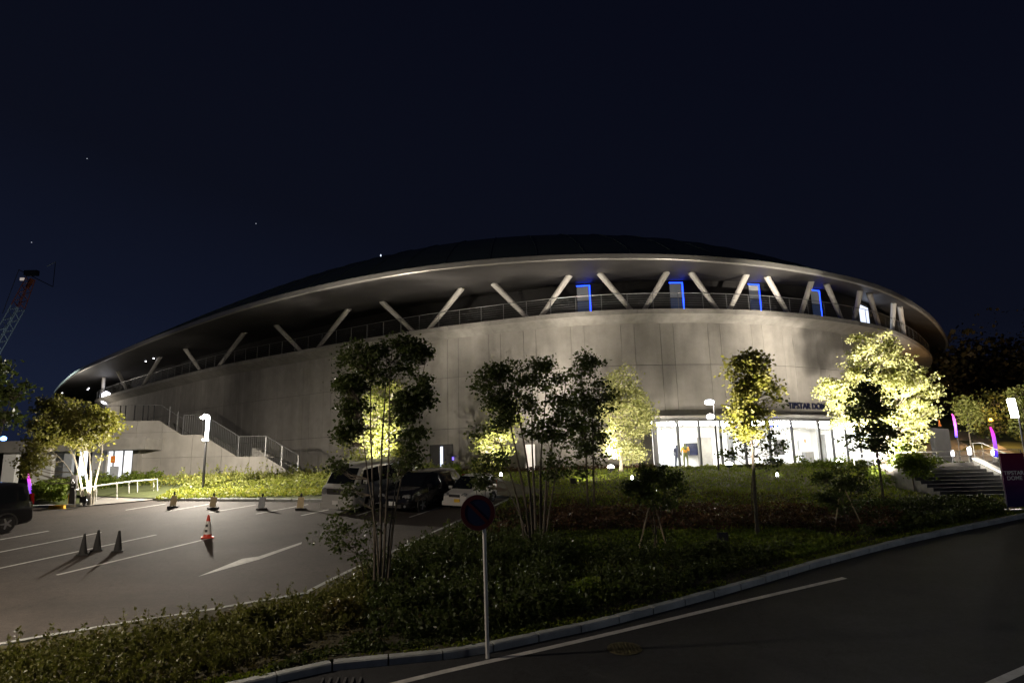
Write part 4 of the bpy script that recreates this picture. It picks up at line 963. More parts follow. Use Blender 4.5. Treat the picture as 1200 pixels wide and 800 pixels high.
for x, y, mk, lb in ((203, 594.5, 'cream', 'cream stand board nearest the ramp in the far row of parking bays'), (249.5, 596, 'cream', 'cream stand board in front of the glowing lamp post'),
                     (306.5, 597, 'greyboard', 'grey stand board in the far row of parking bays'), (352, 597, 'cream', 'cream stand board nearest the white van')):
    p = at(x, y); t_ = thing('stand_board', lb, 'stand board', p, 'stand boards closing the far parking bays')
    B().box((p.x, p.y, p.z + .035), (.42, .42, .07), rz=.3).ob('base', M['rubber'], t_)
    B().extrude([(p.x - .15, p.y - .05, p.z + .08), (p.x + .13, p.y - .09, p.z + .08), (p.x + .15, p.y - .05, p.z + .50), (p.x - .10, p.y - .01, p.z + .52)], (0.01, .035, 0)).ob('board', M[mk], t_, fix=True)
    B().lathe((p.x + .02, p.y, p.z + .05), [(.03, 0), (.03, .50), (.05, .51), (.05, .58), (.02, .63)], 8).ob('pole', M['black'], t_)
# no parking sign
p = at(571.5, 771); Ys = p.y; c = atY(560, 600, Ys); t_ = thing('no_parking_sign', 'round red and blue no parking sign on a leaning steel post by the kerb', 'road sign', p)
B().tube([p - Vector((0, 0, .02)), Vector((c.x + .10, c.y, c.z + .28))], .033, 12).ob('post', M['white_rail'], t_, smooth=True)
def disc(name, r_, dy, m_, th=.006, r_in=None, n_=40):
    b_ = B(); b_.lathe((0, 0, 0), [(r_, 0), (r_, th)], n_) if r_in is None else b_.lathe((0, 0, 0), [(r_in, 0), (r_, 0), (r_, th), (r_in, th), (r_in, 0)], n_, cap=False)
    b_.v = [(c.x + x, c.y - dy - z, c.z + y) for x, y, z in b_.v]; return b_.ob(name, m_, t_)
disc('disc', .305, .04, M['kerb'], .012)
disc('blue_face', .235, .053, M['sign_blue'], .004)
disc('red_border', .300, .053, M['sign_red'], .008, .225)
Mx = Matrix.Rotation(R(45), 3, 'Y'); B().box((c.x, c.y - .060, c.z), (.47, .006, .055), Mx=Mx).ob('red_bar', M['sign_red'], t_)
for dz in (-.1, .1): B().box((c.x + .02, c.y - .03, c.z + dz), (.10, .03, .03)).ob('clamp', M['rail'], t_)

# banner stand and lit flags
Yb = 23.6; a, c2 = atY(1176, 580, Yb), atY(1202, 580, Yb); tpz = atY(1171, 531, Yb).z; btz = G(0, Yb) + .25
t_ = thing('banner_stand', 'purple to navy banner stand reading TIPSTAR DOME in white by the road', 'banner', (a.x, Yb, btz))
x0_, x1_ = atY(1172, 540, Yb).x, atY(1203, 560, Yb).x
B().box(((x0_ + x1_) / 2, Yb, (tpz + btz) / 2), (x1_ - x0_, .06, tpz - btz)).ob('banner', M['banner'], t_)
B().box(((x0_ + x1_) / 2, Yb + .1, btz - .12), (x1_ - x0_ + .1, .5, .06)).ob('foot', M['rail'], t_)
for xx in (x0_ + .04, x1_ - .04): B().box((xx, Yb + .06, (tpz + btz) / 2 - .1), (.04, .04, tpz - btz + .1)).ob('frame_post', M['rail'], t_)
P = atY(1188.5, 557, Yb - .04)
text_ob('banner_letters', 'TIPSTAR\nDOME', .185, M['white_letter'], Matrix.Translation(P) @ Matrix.Rotation(R(90), 4, 'X'), t_, .004)
for (x0, y0_, x1, y1_, Y_, lb) in ((1160, 500, 1170, 535, 34, 'tall pink and blue lit flag leaning behind the purple banner'), (1115.5, 485, 1122.5, 512, 48, 'pink and blue lit flag by the low grey wall'), (30, 552, 37, 585, 33, 'pink and blue lit flag behind the black van at the left edge')):
    q = atY(x0, y0_, Y_); w_ = (x1 - x0) * .42 * Y_ / F_PX; e_ = atY(x1, y1_, Y_); g_ = min(G(q.x, Y_), PZ); 
    t_ = thing('lit_flag', lb, 'flag', (e_.x, Y_, g_)); b_ = B()
    n_ = 8; vs = []
    for k in range(n_ + 1):
        u = k / n_; z = q.z + (e_.z - q.z) * u; xl = q.x + (e_.x - w_ - q.x) * u + .04 * math.sin(u * 3); ww = w_ * (.45 + .55 * min(1, u * 5))
        for dx, dy in ((0, 0), (ww, .02), (ww, .05), (0, .03)): vs.append((xl + dx, Y_ + dy, z))
    fs = [(0, 1, 2, 3), tuple(len(vs) - 1 - k for k in range(4))]
    for k in range(n_):
        for j in range(4): fs.append((4 * k + j, 4 * k + 4 + j, 4 * k + 4 + (j + 1) % 4, 4 * k + (j + 1) % 4))
    b_.add(vs, fs); b_.ob('cloth', M['flag'], t_, fix=True)
    B().tube([(e_.x + .02, Y_ + .08, g_), (e_.x + .02, Y_ + .08, e_.z), (q.x + w_ * .5, Y_ + .08, q.z + .05)], .022, 6).ob('pole', M['black'], t_)
p = at(1120, 514); 

# ================================================================== PEOPLE in the lobby
def person(label, a, d, face, vest, legs, h=1.68, pose=0):
    o = fp(a, PZ + .02, d); s_ = h / 1.7; rot = Matrix.Rotation(face, 3, 'Z')
    t_ = thing('person', label, 'person', o)
    def P(x, y, z): return o + rot @ Vector((x, y, z)) * s_
    def skin(name, vs, es, rad, m_, lv=2):
        me = bpy.data.meshes.new(name); me.from_pydata([tuple(v_) for v_ in vs], es, []); o_ = bpy.data.objects.new(name, me); COL.objects.link(o_)
        mo = o_.modifiers.new('s', 'SKIN'); mo.use_smooth_shade = True
        for k, r_ in enumerate(rad): me.skin_vertices[0].data[k].radius = (r_ * s_, r_ * s_ * (.8 if r_ > .1 else 1)); me.skin_vertices[0].data[k].use_root = (k == 0)
        sb = o_.modifiers.new('u', 'SUBSURF'); sb.levels = lv; sb.render_levels = lv; me.materials.append(m_); link_child(o_, t_); return o_
    V = [P(0, 0, .95), P(0, 0, 1.18), P(0, 0, 1.38), P(0, .0, 1.48), P(0, -.01, 1.56), P(0, -.015, 1.66),
         P(.19, 0, 1.39), P(.25, .02, 1.12), P(.24, -.10 - .1 * pose, .90), P(-.19, 0, 1.39), P(-.25, .02, 1.12), P(-.24, -.12 + .1 * pose, .90),
         P(.09, 0, .90), P(.11, -.04, .50), P(.12, .05, .09), P(.12, -.10, .04), P(-.09, 0, .90), P(-.12, .05, .50), P(-.13, .12, .09), P(-.13, -.02, .04)]
    E_ = [(0, 1), (1, 2), (2, 3), (3, 4), (4, 5), (2, 6), (6, 7), (7, 8), (2, 9), (9, 10), (10, 11), (0, 12), (12, 13), (13, 14), (14, 15), (0, 16), (16, 17), (17, 18), (18, 19)]
    rad = [.14, .13, .14, .06, .09, .085, .06, .045, .035, .06, .045, .035, .085, .06, .045, .04, .085, .06, .045, .04]
    skin('body', V, E_, rad, legs)
    skin('jacket', [P(0, 0, 1.0), P(0, 0, 1.18), P(0, 0, 1.38), P(.18, 0, 1.39), P(.25, .02, 1.14), P(-.18, 0, 1.39), P(-.25, .02, 1.14)], [(0, 1), (1, 2), (2, 3), (3, 4), (2, 5), (5, 6)], [.165, .155, .16, .075, .058, .075, .058], vest)
    skin('head', [P(0, -.01, 1.53), P(0, -.02, 1.62)], [(0, 1)], [.085, .088], M['skin']); skin('hair', [P(0, .01, 1.60), P(0, .01, 1.66)], [(0, 1)], [.092, .085], M['hair'])
person('person in an orange vest standing inside the bright lobby', phi_at(Wr, 1, 803, -1.6), -1.6, math.pi * .9, M['vest'], M['green_cloth'], 1.74)
person('person in dark clothes standing left of the orange vest in the lobby', phi_at(Wr, 1, 793.5, -2.4), -2.4, .4, M['navy_cloth'], M['navy_cloth'], 1.68, 1)

# ================================================================== CRANE beyond the left edge
Yc = 150
t_ = thing('lattice_crane', 'far lattice crane with a red tipped boom rising at the left edge', 'crane', (atY(-60, 500, Yc).x, Yc, PZ))
def lattice(name, p0, p1, w0, w1, n_, m_, rr):
    a0_, a1_ = atY(*p0, Yc), atY(*p1, Yc); b_ = B(); d = (a1_ - a0_).normalized(); n2 = Vector((d.z, 0, -d.x))
    ch = [[a0_.lerp(a1_, k / n_) + n2 * s_ * (w0 + (w1 - w0) * k / n_) / 2 + Vector((0, t2 * (w0 + (w1 - w0) * k / n_) / 2, 0)) for k in range(n_ + 1)] for s_ in (-1, 1) for t2 in (-1, 1)]
    for c_ in ch: b_.tube([c_[0], c_[-1]], rr, 5)
    for i, j in ((0, 2), (1, 3), (0, 1), (2, 3)):
        for k in range(n_): b_.tube([ch[i][k], ch[j][k + 1]] if k % 2 else [ch[j][k], ch[i][k + 1]], rr * .6, 4)
    return b_.ob(name, m_, t_)
lattice('boom', (-70, 520), (21, 360), 2.1, 1.9, 26, M['crane_blue'], .11); lattice('boom_tip', (21, 359.5), (36, 326), 1.9, 1.3, 7, M['crane_red'], .10)
b_ = B()
for pl in ([(34, 322), (62, 336)], [(62, 336), (65, 307)], [(65, 307), (55, 312)], [(34, 322), (22, 316)], [(22, 316), (3, 367)]): b_.tube([atY(*q, Yc) for q in pl], .09, 4)
b_.ob('head_frame', M['black'], t_); q = atY(37, 320, Yc); B().box(tuple(q), (3.0, 1, 1.2)).ob('head_block', M['black'], t_)
q = atY(26, 327, Yc); B().box(tuple(q), (.9, .3, .6)).ob('work_lamp', emis('crane_lamp', (1, .85, .75), .35), t_); q = atY(35, 332, Yc); B().box(tuple(q), (.7, .5, 2.4), Mx=Matrix.Rotation(.5, 3, 'Y')).ob('lit_panel', M['crane_red'], t_)

# ================================================================== TREES
def tree(name, label, base, lobes, stems, ntw, nlf, lsize, lm, bark='bark', sig=.22, group=None, gap=.35, rb=.05, seed=1, flat=.5, depth=1.0, cat='tree', limb_r=.012, sag=0):
    rng = np.random.default_rng(seed); base = Vector(base); Y = base.y
    t_ = thing(name, label, cat, base, group)
    Ls = []
    for px, py, rx, ry in lobes: c = atY(px, py, Y); Ls.append((np.array(c), rx * Y / F_PX, rx * Y / F_PX * depth, ry * Y / F_PX))
    nodes = []
    for off, (tx, ty), r0 in stems:
        b0 = base + Vector((off[0], off[1], 0)); b0.z = base.z - .05; e_ = atY(tx, ty, Y); e_.y = Y + off[1] * 3; pts = []
        n_ = 12; ph = rng.uniform(0, 6)
        for k in range(n_ + 1):
            u = k / n_; p_ = b0.lerp(e_, u); bow = (e_.x - b0.x) * .18 * math.sin(math.pi * u) * -1
            p_.x += bow + .05 * math.sin(u * 7 + ph) * u; p_.y += .06 * math.cos(u * 6 + ph) * u; pts.append(p_)
        B().tube(pts, [r0 * (1 - .8 * k / n_) + (.35 * r0 if k == 0 else 0) for k in range(n_ + 1)], 7).ob('trunk', M[bark], t_, smooth=True); nodes += [(p_, r0 * (1 - .8 * k / n_)) for k, p_ in enumerate(pts)][3:]
    NA = np.array([tuple(p_) for p_, _ in nodes])
    tw = []; vol = np.array([a * c_ for _, a, _, c_ in Ls]); vol = vol / vol.sum(); tries = 0
    while len(tw) < ntw and tries < ntw * 60:
        tries += 1; c_, rx, ry, rz = Ls[rng.choice(len(Ls), p=vol)]
        v_ = rng.normal(size=3); v_ /= np.linalg.norm(v_); v_ *= rng.uniform(.15, 1) ** .45 * rng.uniform(.85, 1.08)
        q = c_ + v_ * (rx, ry, rz) * .97
        if mnoise.noise(Vector(q) * (.19 / lsize) + Vector((seed * 3.1, 0, 0))) < gap - .5: continue
        tw.append(q)
    tw = np.array(tw); lb = B()
    for q in tw:
        dd = np.linalg.norm(NA - q, axis=1) + 1.2 * np.maximum(0, NA[:, 2] - (q[2] - .25 * np.hypot(NA[:, 0] - q[0], NA[:, 1] - q[1])))
        k = int(dd.argmin()); a_ = Vector(NA[k]); e_ = Vector(q); m_ = a_.lerp(e_, .5) + Vector((0, 0, -.06 * (e_ - a_).length)) + Vector(rng.normal(size=3)) * .04
        lb.tube([a_, m_, e_], [min(nodes[k][1] * .8, limb_r * 2), limb_r, limb_r * .35], 3, cap=False)
    tag(lb.ob('limbs', M[bark], t_), kind='stuff')
    per = max(1, int(nlf / len(tw))); pts = np.repeat(tw, per, 0) + rng.normal(size=(len(tw) * per, 3)) * np.array([sig, sig, sig * flat])
    v, f = leaves_at(pts, lsize, rng=rng); tag(npmesh('crown', v, f, L[lm], t_), kind='stuff')
    return t_
def ground_at_Y(px, Y):
    """a point of the bank at depth Y under picture column px"""
    z = G(0, Y) + .1; 
    for _ in range(3):
        p0 = atY(px, 560, Y); y_ = proj((p0.x, Y, z))[1]; p0 = atY(px, y_, Y)
    return Vector((p0.x, Y, z))
# slender dark multi-stem tree in front of the van
b0 = at(444, 693, .1)
tree('slender_tree', 'slender dark tree with several thin stems rising in front of the parked van', b0,
     [(425, 423, 32, 26), (468, 412, 30, 20), (412, 455, 20, 22), (406, 492, 16, 28), (490, 455, 18, 40), (448, 440, 24, 16), (492, 420, 14, 20), (484, 512, 14, 14), (396, 546, 9, 6), (478, 540, 16, 10), (455, 562, 10, 5), (408, 575, 9, 6), (424, 480, 14, 26), (474, 480, 12, 24)],
     [((-.10, 0), (432, 412), .035), ((.0, .1), (448, 405), .04), ((.10, .0), (462, 402), .035), ((.16, .12), (498, 425), .035), ((.03, -.08), (420, 470), .028), ((.12, .15), (478, 470), .026)],
     400, 13500, .074, 'dark', sig=.115, seed=3, gap=.5, flat=.6, limb_r=.007, depth=.8)
# low sprig around its foot
tree('sapling', 'thin leafy sapling at the car park kerb beside the slender dark tree', at(428, 690, .1), [(395, 622, 22, 24), (412, 640, 26, 22), (378, 628, 12, 10), (440, 612, 18, 18), (405, 596, 14, 8)], [((0, 0), (400, 605), .014), ((.05, .05), (432, 605), .012)], 60, 900, .07, 'dark', sig=.10, seed=9, gap=.3, limb_r=.004)
# lit tree behind the van
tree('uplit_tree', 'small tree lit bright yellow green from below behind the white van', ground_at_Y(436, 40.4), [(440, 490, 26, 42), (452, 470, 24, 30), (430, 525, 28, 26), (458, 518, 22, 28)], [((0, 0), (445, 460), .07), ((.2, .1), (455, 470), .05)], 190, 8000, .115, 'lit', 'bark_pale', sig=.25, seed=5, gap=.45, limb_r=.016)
# fan-shaped multi-stem tree right of the sign
b0 = at(622, 640, .1)
tree('fan_tree', 'dark fan shaped tree of many spreading stems right of the road sign', b0,
     [(575, 450, 24, 26), (600, 440, 26, 22), (632, 440, 26, 22), (560, 505, 12, 8), (655, 455, 20, 24), (588, 480, 20, 22), (640, 500, 28, 24), (662, 500, 22, 26), (575, 545, 22, 18), (650, 545, 20, 18), (610, 470, 26, 20), (565, 560, 12, 14)],
     [((0, 0), (584, 450), .05), ((.1, .1), (600, 432), .05), ((.15, 0), (622, 430), .045), ((-.15, .1), (570, 480), .04), ((.3, .1), (640, 436), .05), ((.35, 0), (662, 450), .045), ((.4, .1), (652, 500), .035), ((-.05, -.1), (575, 540), .03), ((.42, -.1), (668, 500), .03)],
     330, 10500, .088, 'dark', 'bark', sig=.15, seed=12, gap=.5, limb_r=.009, depth=.8)
tree('uplit_tree', 'small tree glowing yellow green behind the dark fan shaped tree', ground_at_Y(577, 39.6), [(580, 520, 24, 24), (590, 490, 20, 24), (570, 542, 20, 16), (597, 470, 12, 14)], [((0, 0), (582, 485), .06), ((.2, .1), (592, 480), .05)], 150, 5600, .115, 'lit', 'bark_pale', sig=.24, seed=21, gap=.45, limb_r=.014)
# dark two-stem tree
tree('twin_stem_tree', 'dark narrow tree on two straight stems left of the white glowing tree', at(692, 591, .1), [(688, 440, 22, 26), (678, 480, 20, 30), (700, 470, 20, 34), (695, 520, 24, 26), (680, 545, 16, 14), (690, 425, 14, 14)], [((-.1, 0), (682, 425), .05), ((.15, .05), (697, 430), .05)], 190, 5000, .115, 'dark', sig=.17, seed=31, gap=.45, limb_r=.010)
# white glowing tree
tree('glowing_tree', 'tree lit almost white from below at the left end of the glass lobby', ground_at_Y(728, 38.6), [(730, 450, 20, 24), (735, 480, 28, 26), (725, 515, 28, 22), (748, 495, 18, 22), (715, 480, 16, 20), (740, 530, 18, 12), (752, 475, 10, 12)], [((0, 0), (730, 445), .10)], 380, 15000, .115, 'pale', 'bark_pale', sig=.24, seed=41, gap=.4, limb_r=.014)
# mid tree before lobby
tree('mid_tree', 'young tree on a thin straight trunk, crown sparkling in front of the lobby', at(888, 629, .1), [(875, 440, 24, 26), (872, 480, 22, 30), (885, 465, 22, 30), (880, 425, 14, 14), (893, 455, 18, 22), (872, 500, 18, 16)], [((0, 0), (876, 420), .065)], 220, 6800, .10, 'olive', sig=.15, seed=51, gap=.42, limb_r=.010)
tree('sparse_tree', 'thin sparse dark tree standing before the bright lobby glass', at(886, 618, .1) + Vector((.3, 1.2, 0)), [(860, 525, 20, 14), (905, 520, 14, 14), (895, 540, 22, 12), (860, 508, 14, 10), (915, 470, 12, 10), (908, 500, 10, 16)], [((0, 0), (889, 480), .03)], 75, 1100, .10, 'dark', sig=.14, seed=57, gap=.3, limb_r=.008)
# great lit tree on the right
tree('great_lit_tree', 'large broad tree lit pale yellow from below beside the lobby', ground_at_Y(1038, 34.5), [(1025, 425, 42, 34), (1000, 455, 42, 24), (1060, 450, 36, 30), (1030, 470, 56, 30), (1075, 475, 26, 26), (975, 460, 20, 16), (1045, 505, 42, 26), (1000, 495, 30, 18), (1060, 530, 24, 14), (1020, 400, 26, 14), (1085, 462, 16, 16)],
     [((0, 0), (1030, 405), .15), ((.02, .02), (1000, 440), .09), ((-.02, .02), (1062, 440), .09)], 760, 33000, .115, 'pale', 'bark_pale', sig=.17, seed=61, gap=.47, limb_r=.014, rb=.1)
tree('dark_tree', 'smaller dark tree in front of the large pale lit tree', at(1036, 592, .1), [(1018, 450, 18, 16), (1010, 478, 22, 22), (1035, 470, 20, 22), (1020, 505, 24, 20), (1042, 500, 16, 18), (1000, 520, 14, 12), (1030, 525, 20, 10)], [((0, 0), (1016, 440), .05)], 180, 4200, .11, 'dark', sig=.15, seed=71, gap=.42, limb_r=.010)
# left lit tree, vase shaped
b0 = at(82, 594, .1) + Vector((0, 1.0, 0)); b0.z = G(0, b0.y) + .05
tree('vase_tree', 'yellow green lit tree with pale forked trunks over the wheelchair sign', b0, [(80, 490, 40, 20), (55, 505, 28, 16), (108, 500, 32, 22), (70, 476, 28, 12), (125, 492, 18, 14), (45, 520, 18, 12), (95, 515, 30, 14), (38, 540, 14, 10), (112, 535, 8, 6), (28, 553, 10, 6)],
     [((0, 0), (60, 490), .06), ((.15, .05), (78, 480), .06), ((.25, 0), (100, 485), .055), ((.3, .1), (120, 500), .045), ((-.1, .1), (40, 515), .04)], 430, 11500, .12, 'olive', 'bark_pale', sig=.2, seed=81, gap=.38, limb_r=.012, depth=.7)
# far left dark tree
tree('edge_tree', 'dark spreading tree cut off by the left edge below the crane', Vector((atY(-30, 560, 24).x, 24, G(0, 24))), [(0, 435, 10, 14), (14, 460, 20, 10), (2, 485, 20, 14), (-25, 450, 30, 40), (28, 455, 12, 6), (15, 500, 12, 8)], [((0, 0), (-10, 430), .08), ((.1, 0), (14, 470), .05)], 140, 3200, .13, 'dark', sig=.18, seed=85, gap=.35)
# right-hand small trees
tree('small_lit_tree', 'small tree lit green at the dark wood edge by the pink flag', Vector((atY(1134, 500, 50).x, 50, HZ(atY(1134, 500, 50).x, 50))), [(1128, 475, 12, 14), (1136, 482, 12, 14), (1140, 498, 8, 8)], [((0, 0), (1132, 468), .06)], 70, 1500, .17, 'lit', sig=.3, seed=91, gap=.35)
tree('edge_lit_tree', 'yellow green tree behind the white lamp at the right edge', Vector((atY(1204, 515, 42).x, 42, PZ)), [(1192, 462, 12, 10), (1200, 480, 14, 18), (1212, 470, 18, 22), (1198, 500, 10, 10)], [((0, 0), (1198, 460), .06)], 110, 2400, .15, 'lit', sig=.25, seed=93, gap=.35)
tree('small_dark_tree', 'small dark green tree near the right edge between flag and lamp', Vector((atY(1165, 515, 60).x, 60, HZ(atY(1165, 515, 60).x, 60))), [(1165, 480, 22, 26), (1180, 490, 16, 20), (1150, 495, 14, 18)], [((0, 0), (1165, 465), .08)], 150, 3200, .22, 'dark', sig=.4, seed=95, gap=.3)
# staked shrubs on the bank
def stakes(base, offs, h, label):
    t_ = thing('plant_stakes', label, 'plant stakes', base)
    for ox, oy in offs: B().tube([base + Vector((ox, oy, -.05)), base + Vector((ox * .15, oy * .15, h))], .022, 6).ob('stake', M['wood'], t_)
b0 = at(768, 648, .1); tree('staked_shrub', 'dark bushy shrub held by wooden stakes on the bank, below the lobby doors', b0, [(765, 566, 30, 14), (748, 574, 18, 12), (788, 572, 18, 10), (768, 586, 28, 12), (758, 551, 8, 7), (793, 557, 8, 6), (775, 549, 5, 6)], [((0, 0), (766, 565), .035), ((.05, 0), (752, 570), .02), ((-.05, 0), (785, 570), .02)], 150, 3300, .08, 'dark', sig=.10, seed=101, gap=.5, limb_r=.007)
stakes(b0, [(-.5, -.1), (.3, -.3), (.15, .45)], 1.3, 'pale wooden stakes crossed under the dark bushy shrub')
b0 = at(992, 622, .1); tree('staked_shrub', 'feathery dark shrub with one pale stake left of the dark tree', b0, [(985, 560, 24, 14), (1000, 572, 22, 16), (970, 575, 18, 14), (988, 590, 22, 12), (960, 560, 8, 6), (1008, 550, 8, 8)], [((0, 0), (985, 550), .03), ((.05, 0), (1002, 560), .02), ((-.05, 0), (968, 565), .02)], 140, 2900, .08, 'dark', sig=.11, seed=103, gap=.48, limb_r=.007)
stakes(b0, [(.42, -.3), (-.42, -.1)], 1.25, 'pale wooden stakes under the feathery dark shrub')
b0 = at(1072, 574, .1); tree('low_shrub', 'spiky green shrub at the top of the bank near the plaza steps', b0, [(1070, 545, 16, 12), (1085, 540, 14, 10), (1058, 540, 14, 10), (1062, 525, 8, 6), (1080, 555, 16, 8)], [((0, 0), (1062, 525), .03), ((.05, 0), (1085, 532), .02)], 110, 2600, .10, 'mid', sig=.14, seed=105, gap=.3)

for k, (x, y, wx, hy, lm, lb) in enumerate(((690, 704, 30, 13, 'mid', 'rounded leafy shrub low on the bank right of the road sign'), (632, 716, 26, 12, 'dark', 'dark low shrub on the bank just right of the sign post'), (500, 716, 34, 16, 'dark', 'spreading dark shrub between the slender tree and the sign post'),
                                         (835, 656, 30, 11, 'dark', 'dark shrub below the young straight tree near the road kerb'), (398, 730, 28, 14, 'brown', 'brownish straggly shrub at the bend of the bank below the slender tree'), (296, 738, 24, 13, 'glossy', 'pale leaved bushy shrub by the car park kerb in the foreground'))):
    p = at(x, y, .1); tree('bank_shrub', lb, p, [(x, y - hy, wx, hy), (x - wx * .6, y - hy * .7, wx * .5, hy * .7), (x + wx * .6, y - hy * .8, wx * .5, hy * .8), (x + wx * .2, y - hy * 1.8, wx * .4, hy * .5)],
        [((0, 0), (x, y - hy * 1.8), .02), ((.05, 0), (x - wx * .6, y - hy), .012), ((-.05, .05), (x + wx * .6, y - hy), .012)], 90, 1700, .06, lm, sig=.07, seed=120 + k, gap=.4, limb_r=.004, group='shrubs spread over the planted bank')
# added lamps for eaves, crane and roof; balcony lamp; lawn and tree uplights
p = Vector((31, 43, PZ + .03)); t_ = thing('ground_floodlight', 'added floodlight on the plaza behind the tall pink flag', 'floodlight', p, 'floodlights on the lawn')
B().lathe(p, [(.06, 0), (.04, .1), (.11, .16), (.11, .24)], 12).ob('housing', M['black'], t_); B().lathe(p, [(.10, .241), (.07, .28)], 12).ob('lens', M['glow_soft'], t_)
spot('flood_light', p + Vector((0, 0, .42)), (41, 66, 12.3), 7500, NEUT, 80, t_, .1)  # added to light the right-hand eaves, no such source known
q = atY(124, 466, 84); t_ = thing('balcony_lamp', 'blue white lamp glowing under the eaves at the far left tip of the arena', 'lamp', q)
B().lathe(q, [(.12, -.8), (.45, -.6), (.45, .6), (.12, .8)], 12).ob('lens', M['glow_soft'], t_, smooth=True); B().lathe(q, [(.08, -2.2), (.08, -.81)], 8).ob('stem', M['black'], t_)
point('lamp_light', q + Vector((-.5, -4.5, -1.5)), 500, NEUT, t_, .3)
q = atY(64, 519, 45.2); t_ = thing('added_roof_flood', 'added floodlight on the annex roof shining up to the eaves', 'floodlight', q)
B().lathe(q, [(.06, 0), (.04, .1), (.11, .16), (.11, .24)], 12).ob('housing', M['black'], t_); B().lathe(q, [(.10, .241), (.07, .28)], 12).ob('lens', M['glow_soft'], t_)
spot('flood_light', q + Vector((0, 0, .4)), aim(170, 415, 70), 3200, NEUT, 70, t_, .1, 1.0)  # added to brighten the left eaves, source not known
q = Vector((atY(-25, 560, 135).x, 135, PZ)); t_ = thing('added_light', 'unseen lamp added at the foot of the far crane to light it', 'lamp', q)
B().lathe(q, [(.1, 0), (.1, 3), (.5, 3.1), (.5, 3.5)], 10).ob('mast', M['black'], t_); B().lathe(q, [(.45, 3.51), (.3, 3.6)], 10).ob('lens', M['glow_soft'], t_)
spot('added_beam', q + Vector((0, 0, 4)), aim(20, 350, 150), 8000, (.8, .95, 1), 60, t_, .3)  # unseen lamp added to brighten the crane boom
q = Vector((-125, 150, PZ)); t_ = thing('added_light', 'tall unseen lamp added far beyond the left edge to light the roof', 'lamp', q)
B().lathe(q, [(.3, 0), (.2, 26), (.8, 26.2), (.8, 27)], 10).ob('mast', M['black'], t_); B().lathe(q, [(.7, 27.01), (.3, 27.2)], 10).ob('lens', M['glow_soft'], t_)
spot('added_beam', q + Vector((0, 0, 27.5)), (-20, 80, 18), 16000, (.8, 1, .92), 50, t_, .5)  # unseen lamp added so the left flank of the roof shows
flood('floodlight glaring at the foot of the white glowing tree', 716, 553, aim(732, 440, 40.5), W_TREE_UP * 1.7, NEUT, 70)
flood('small floodlight behind the dark bushy shrub', 741, 564, aim(735, 470, 38.8), W_TREE_UP * .6, NEUT, 90, .07, dz=.1)
flood('floodlight glaring before the lobby right of the lamp post', 855, 550, aim(860, 380, 45), W_FLOOD * .7, NEUT, 130)
flood('small floodlight lying in the lawn before the lobby', 911, 559, aim(880, 450, 24), W_TREE_UP * .8, NEUT, 50, .06, dz=.05)
flood('bluish white floodlight by the feathery shrub', 985, 547, aim(980, 380, 47), W_FLOOD * .5, NEUT, 130)
flood('small floodlight under the glowing tree behind the fan shaped tree', 587, 560, aim(585, 490, 39.8), W_TREE_UP * .9, NEUT, 80, .08, dz=.1)
VT = at(82, 594, .1) + Vector((0, 1.0, 0)); MT = at(888, 629, .1)
for lb, (x, Y_), tg, wt, col, ang in (('floodlight hidden in the bed behind the white van', (442, 38.0), aim(444, 480, 40.6), W_TREE_UP * 1.7, NEUT, 70), ('floodlight at the foot of the large pale tree', (1006, 28.2), aim(1030, 428, 34.2), W_TREE_UP * 6.0, NEUT, 66),
                                    ('floodlight at the foot of the forked tree on the left', (99, VT.y - .4), VT + Vector((.2, .1, 4)), W_TREE_UP * .22, NEUT, 110),
 ('added floodlight in the bank beside the young straight tree', (846, MT.y - 1.0), MT + Vector((-.1, 0, 4.3)), W_TREE_UP * 1.7, NEUT, 44), ('floodlight in the lawn between the fan shaped tree and the twin stem tree', (672, 33), aim(760, 380, 46), W_FLOOD * 1.3, NEUT, 100),  # bank light added to make the young tree's crown sparkle
                                    ('second floodlight added for the crown of the large pale tree', (1042, 32.6), aim(1034, 430, 34.6), W_TREE_UP * 1.3, NEUT, 115)):  # second light added to brighten the upper crown
    p = ground_at_Y(x, Y_); t_ = thing('ground_floodlight', lb, 'floodlight', p, 'floodlights on the lawn')
    B().lathe(p - Vector((0, 0, .04)), [(.06, 0), (.04, .1), (.11, .16), (.11, .24)], 12).ob('housing', M['black'], t_); B().lathe(p + Vector((0, 0, .201)), [(.10, 0), (.07, .03)], 12).ob('lens', M['glow_soft'], t_)
    B().box((p.x, p.y - .14, p.z + .24), (.30, .02, .26)).ob('hood', M['black'], t_)  # unseen fittings placed to light crowns and wall; near-side hood hides the lens
    spot('flood_light', p + Vector((0, 0, .42)), tg, wt, col, ang, t_, .08)

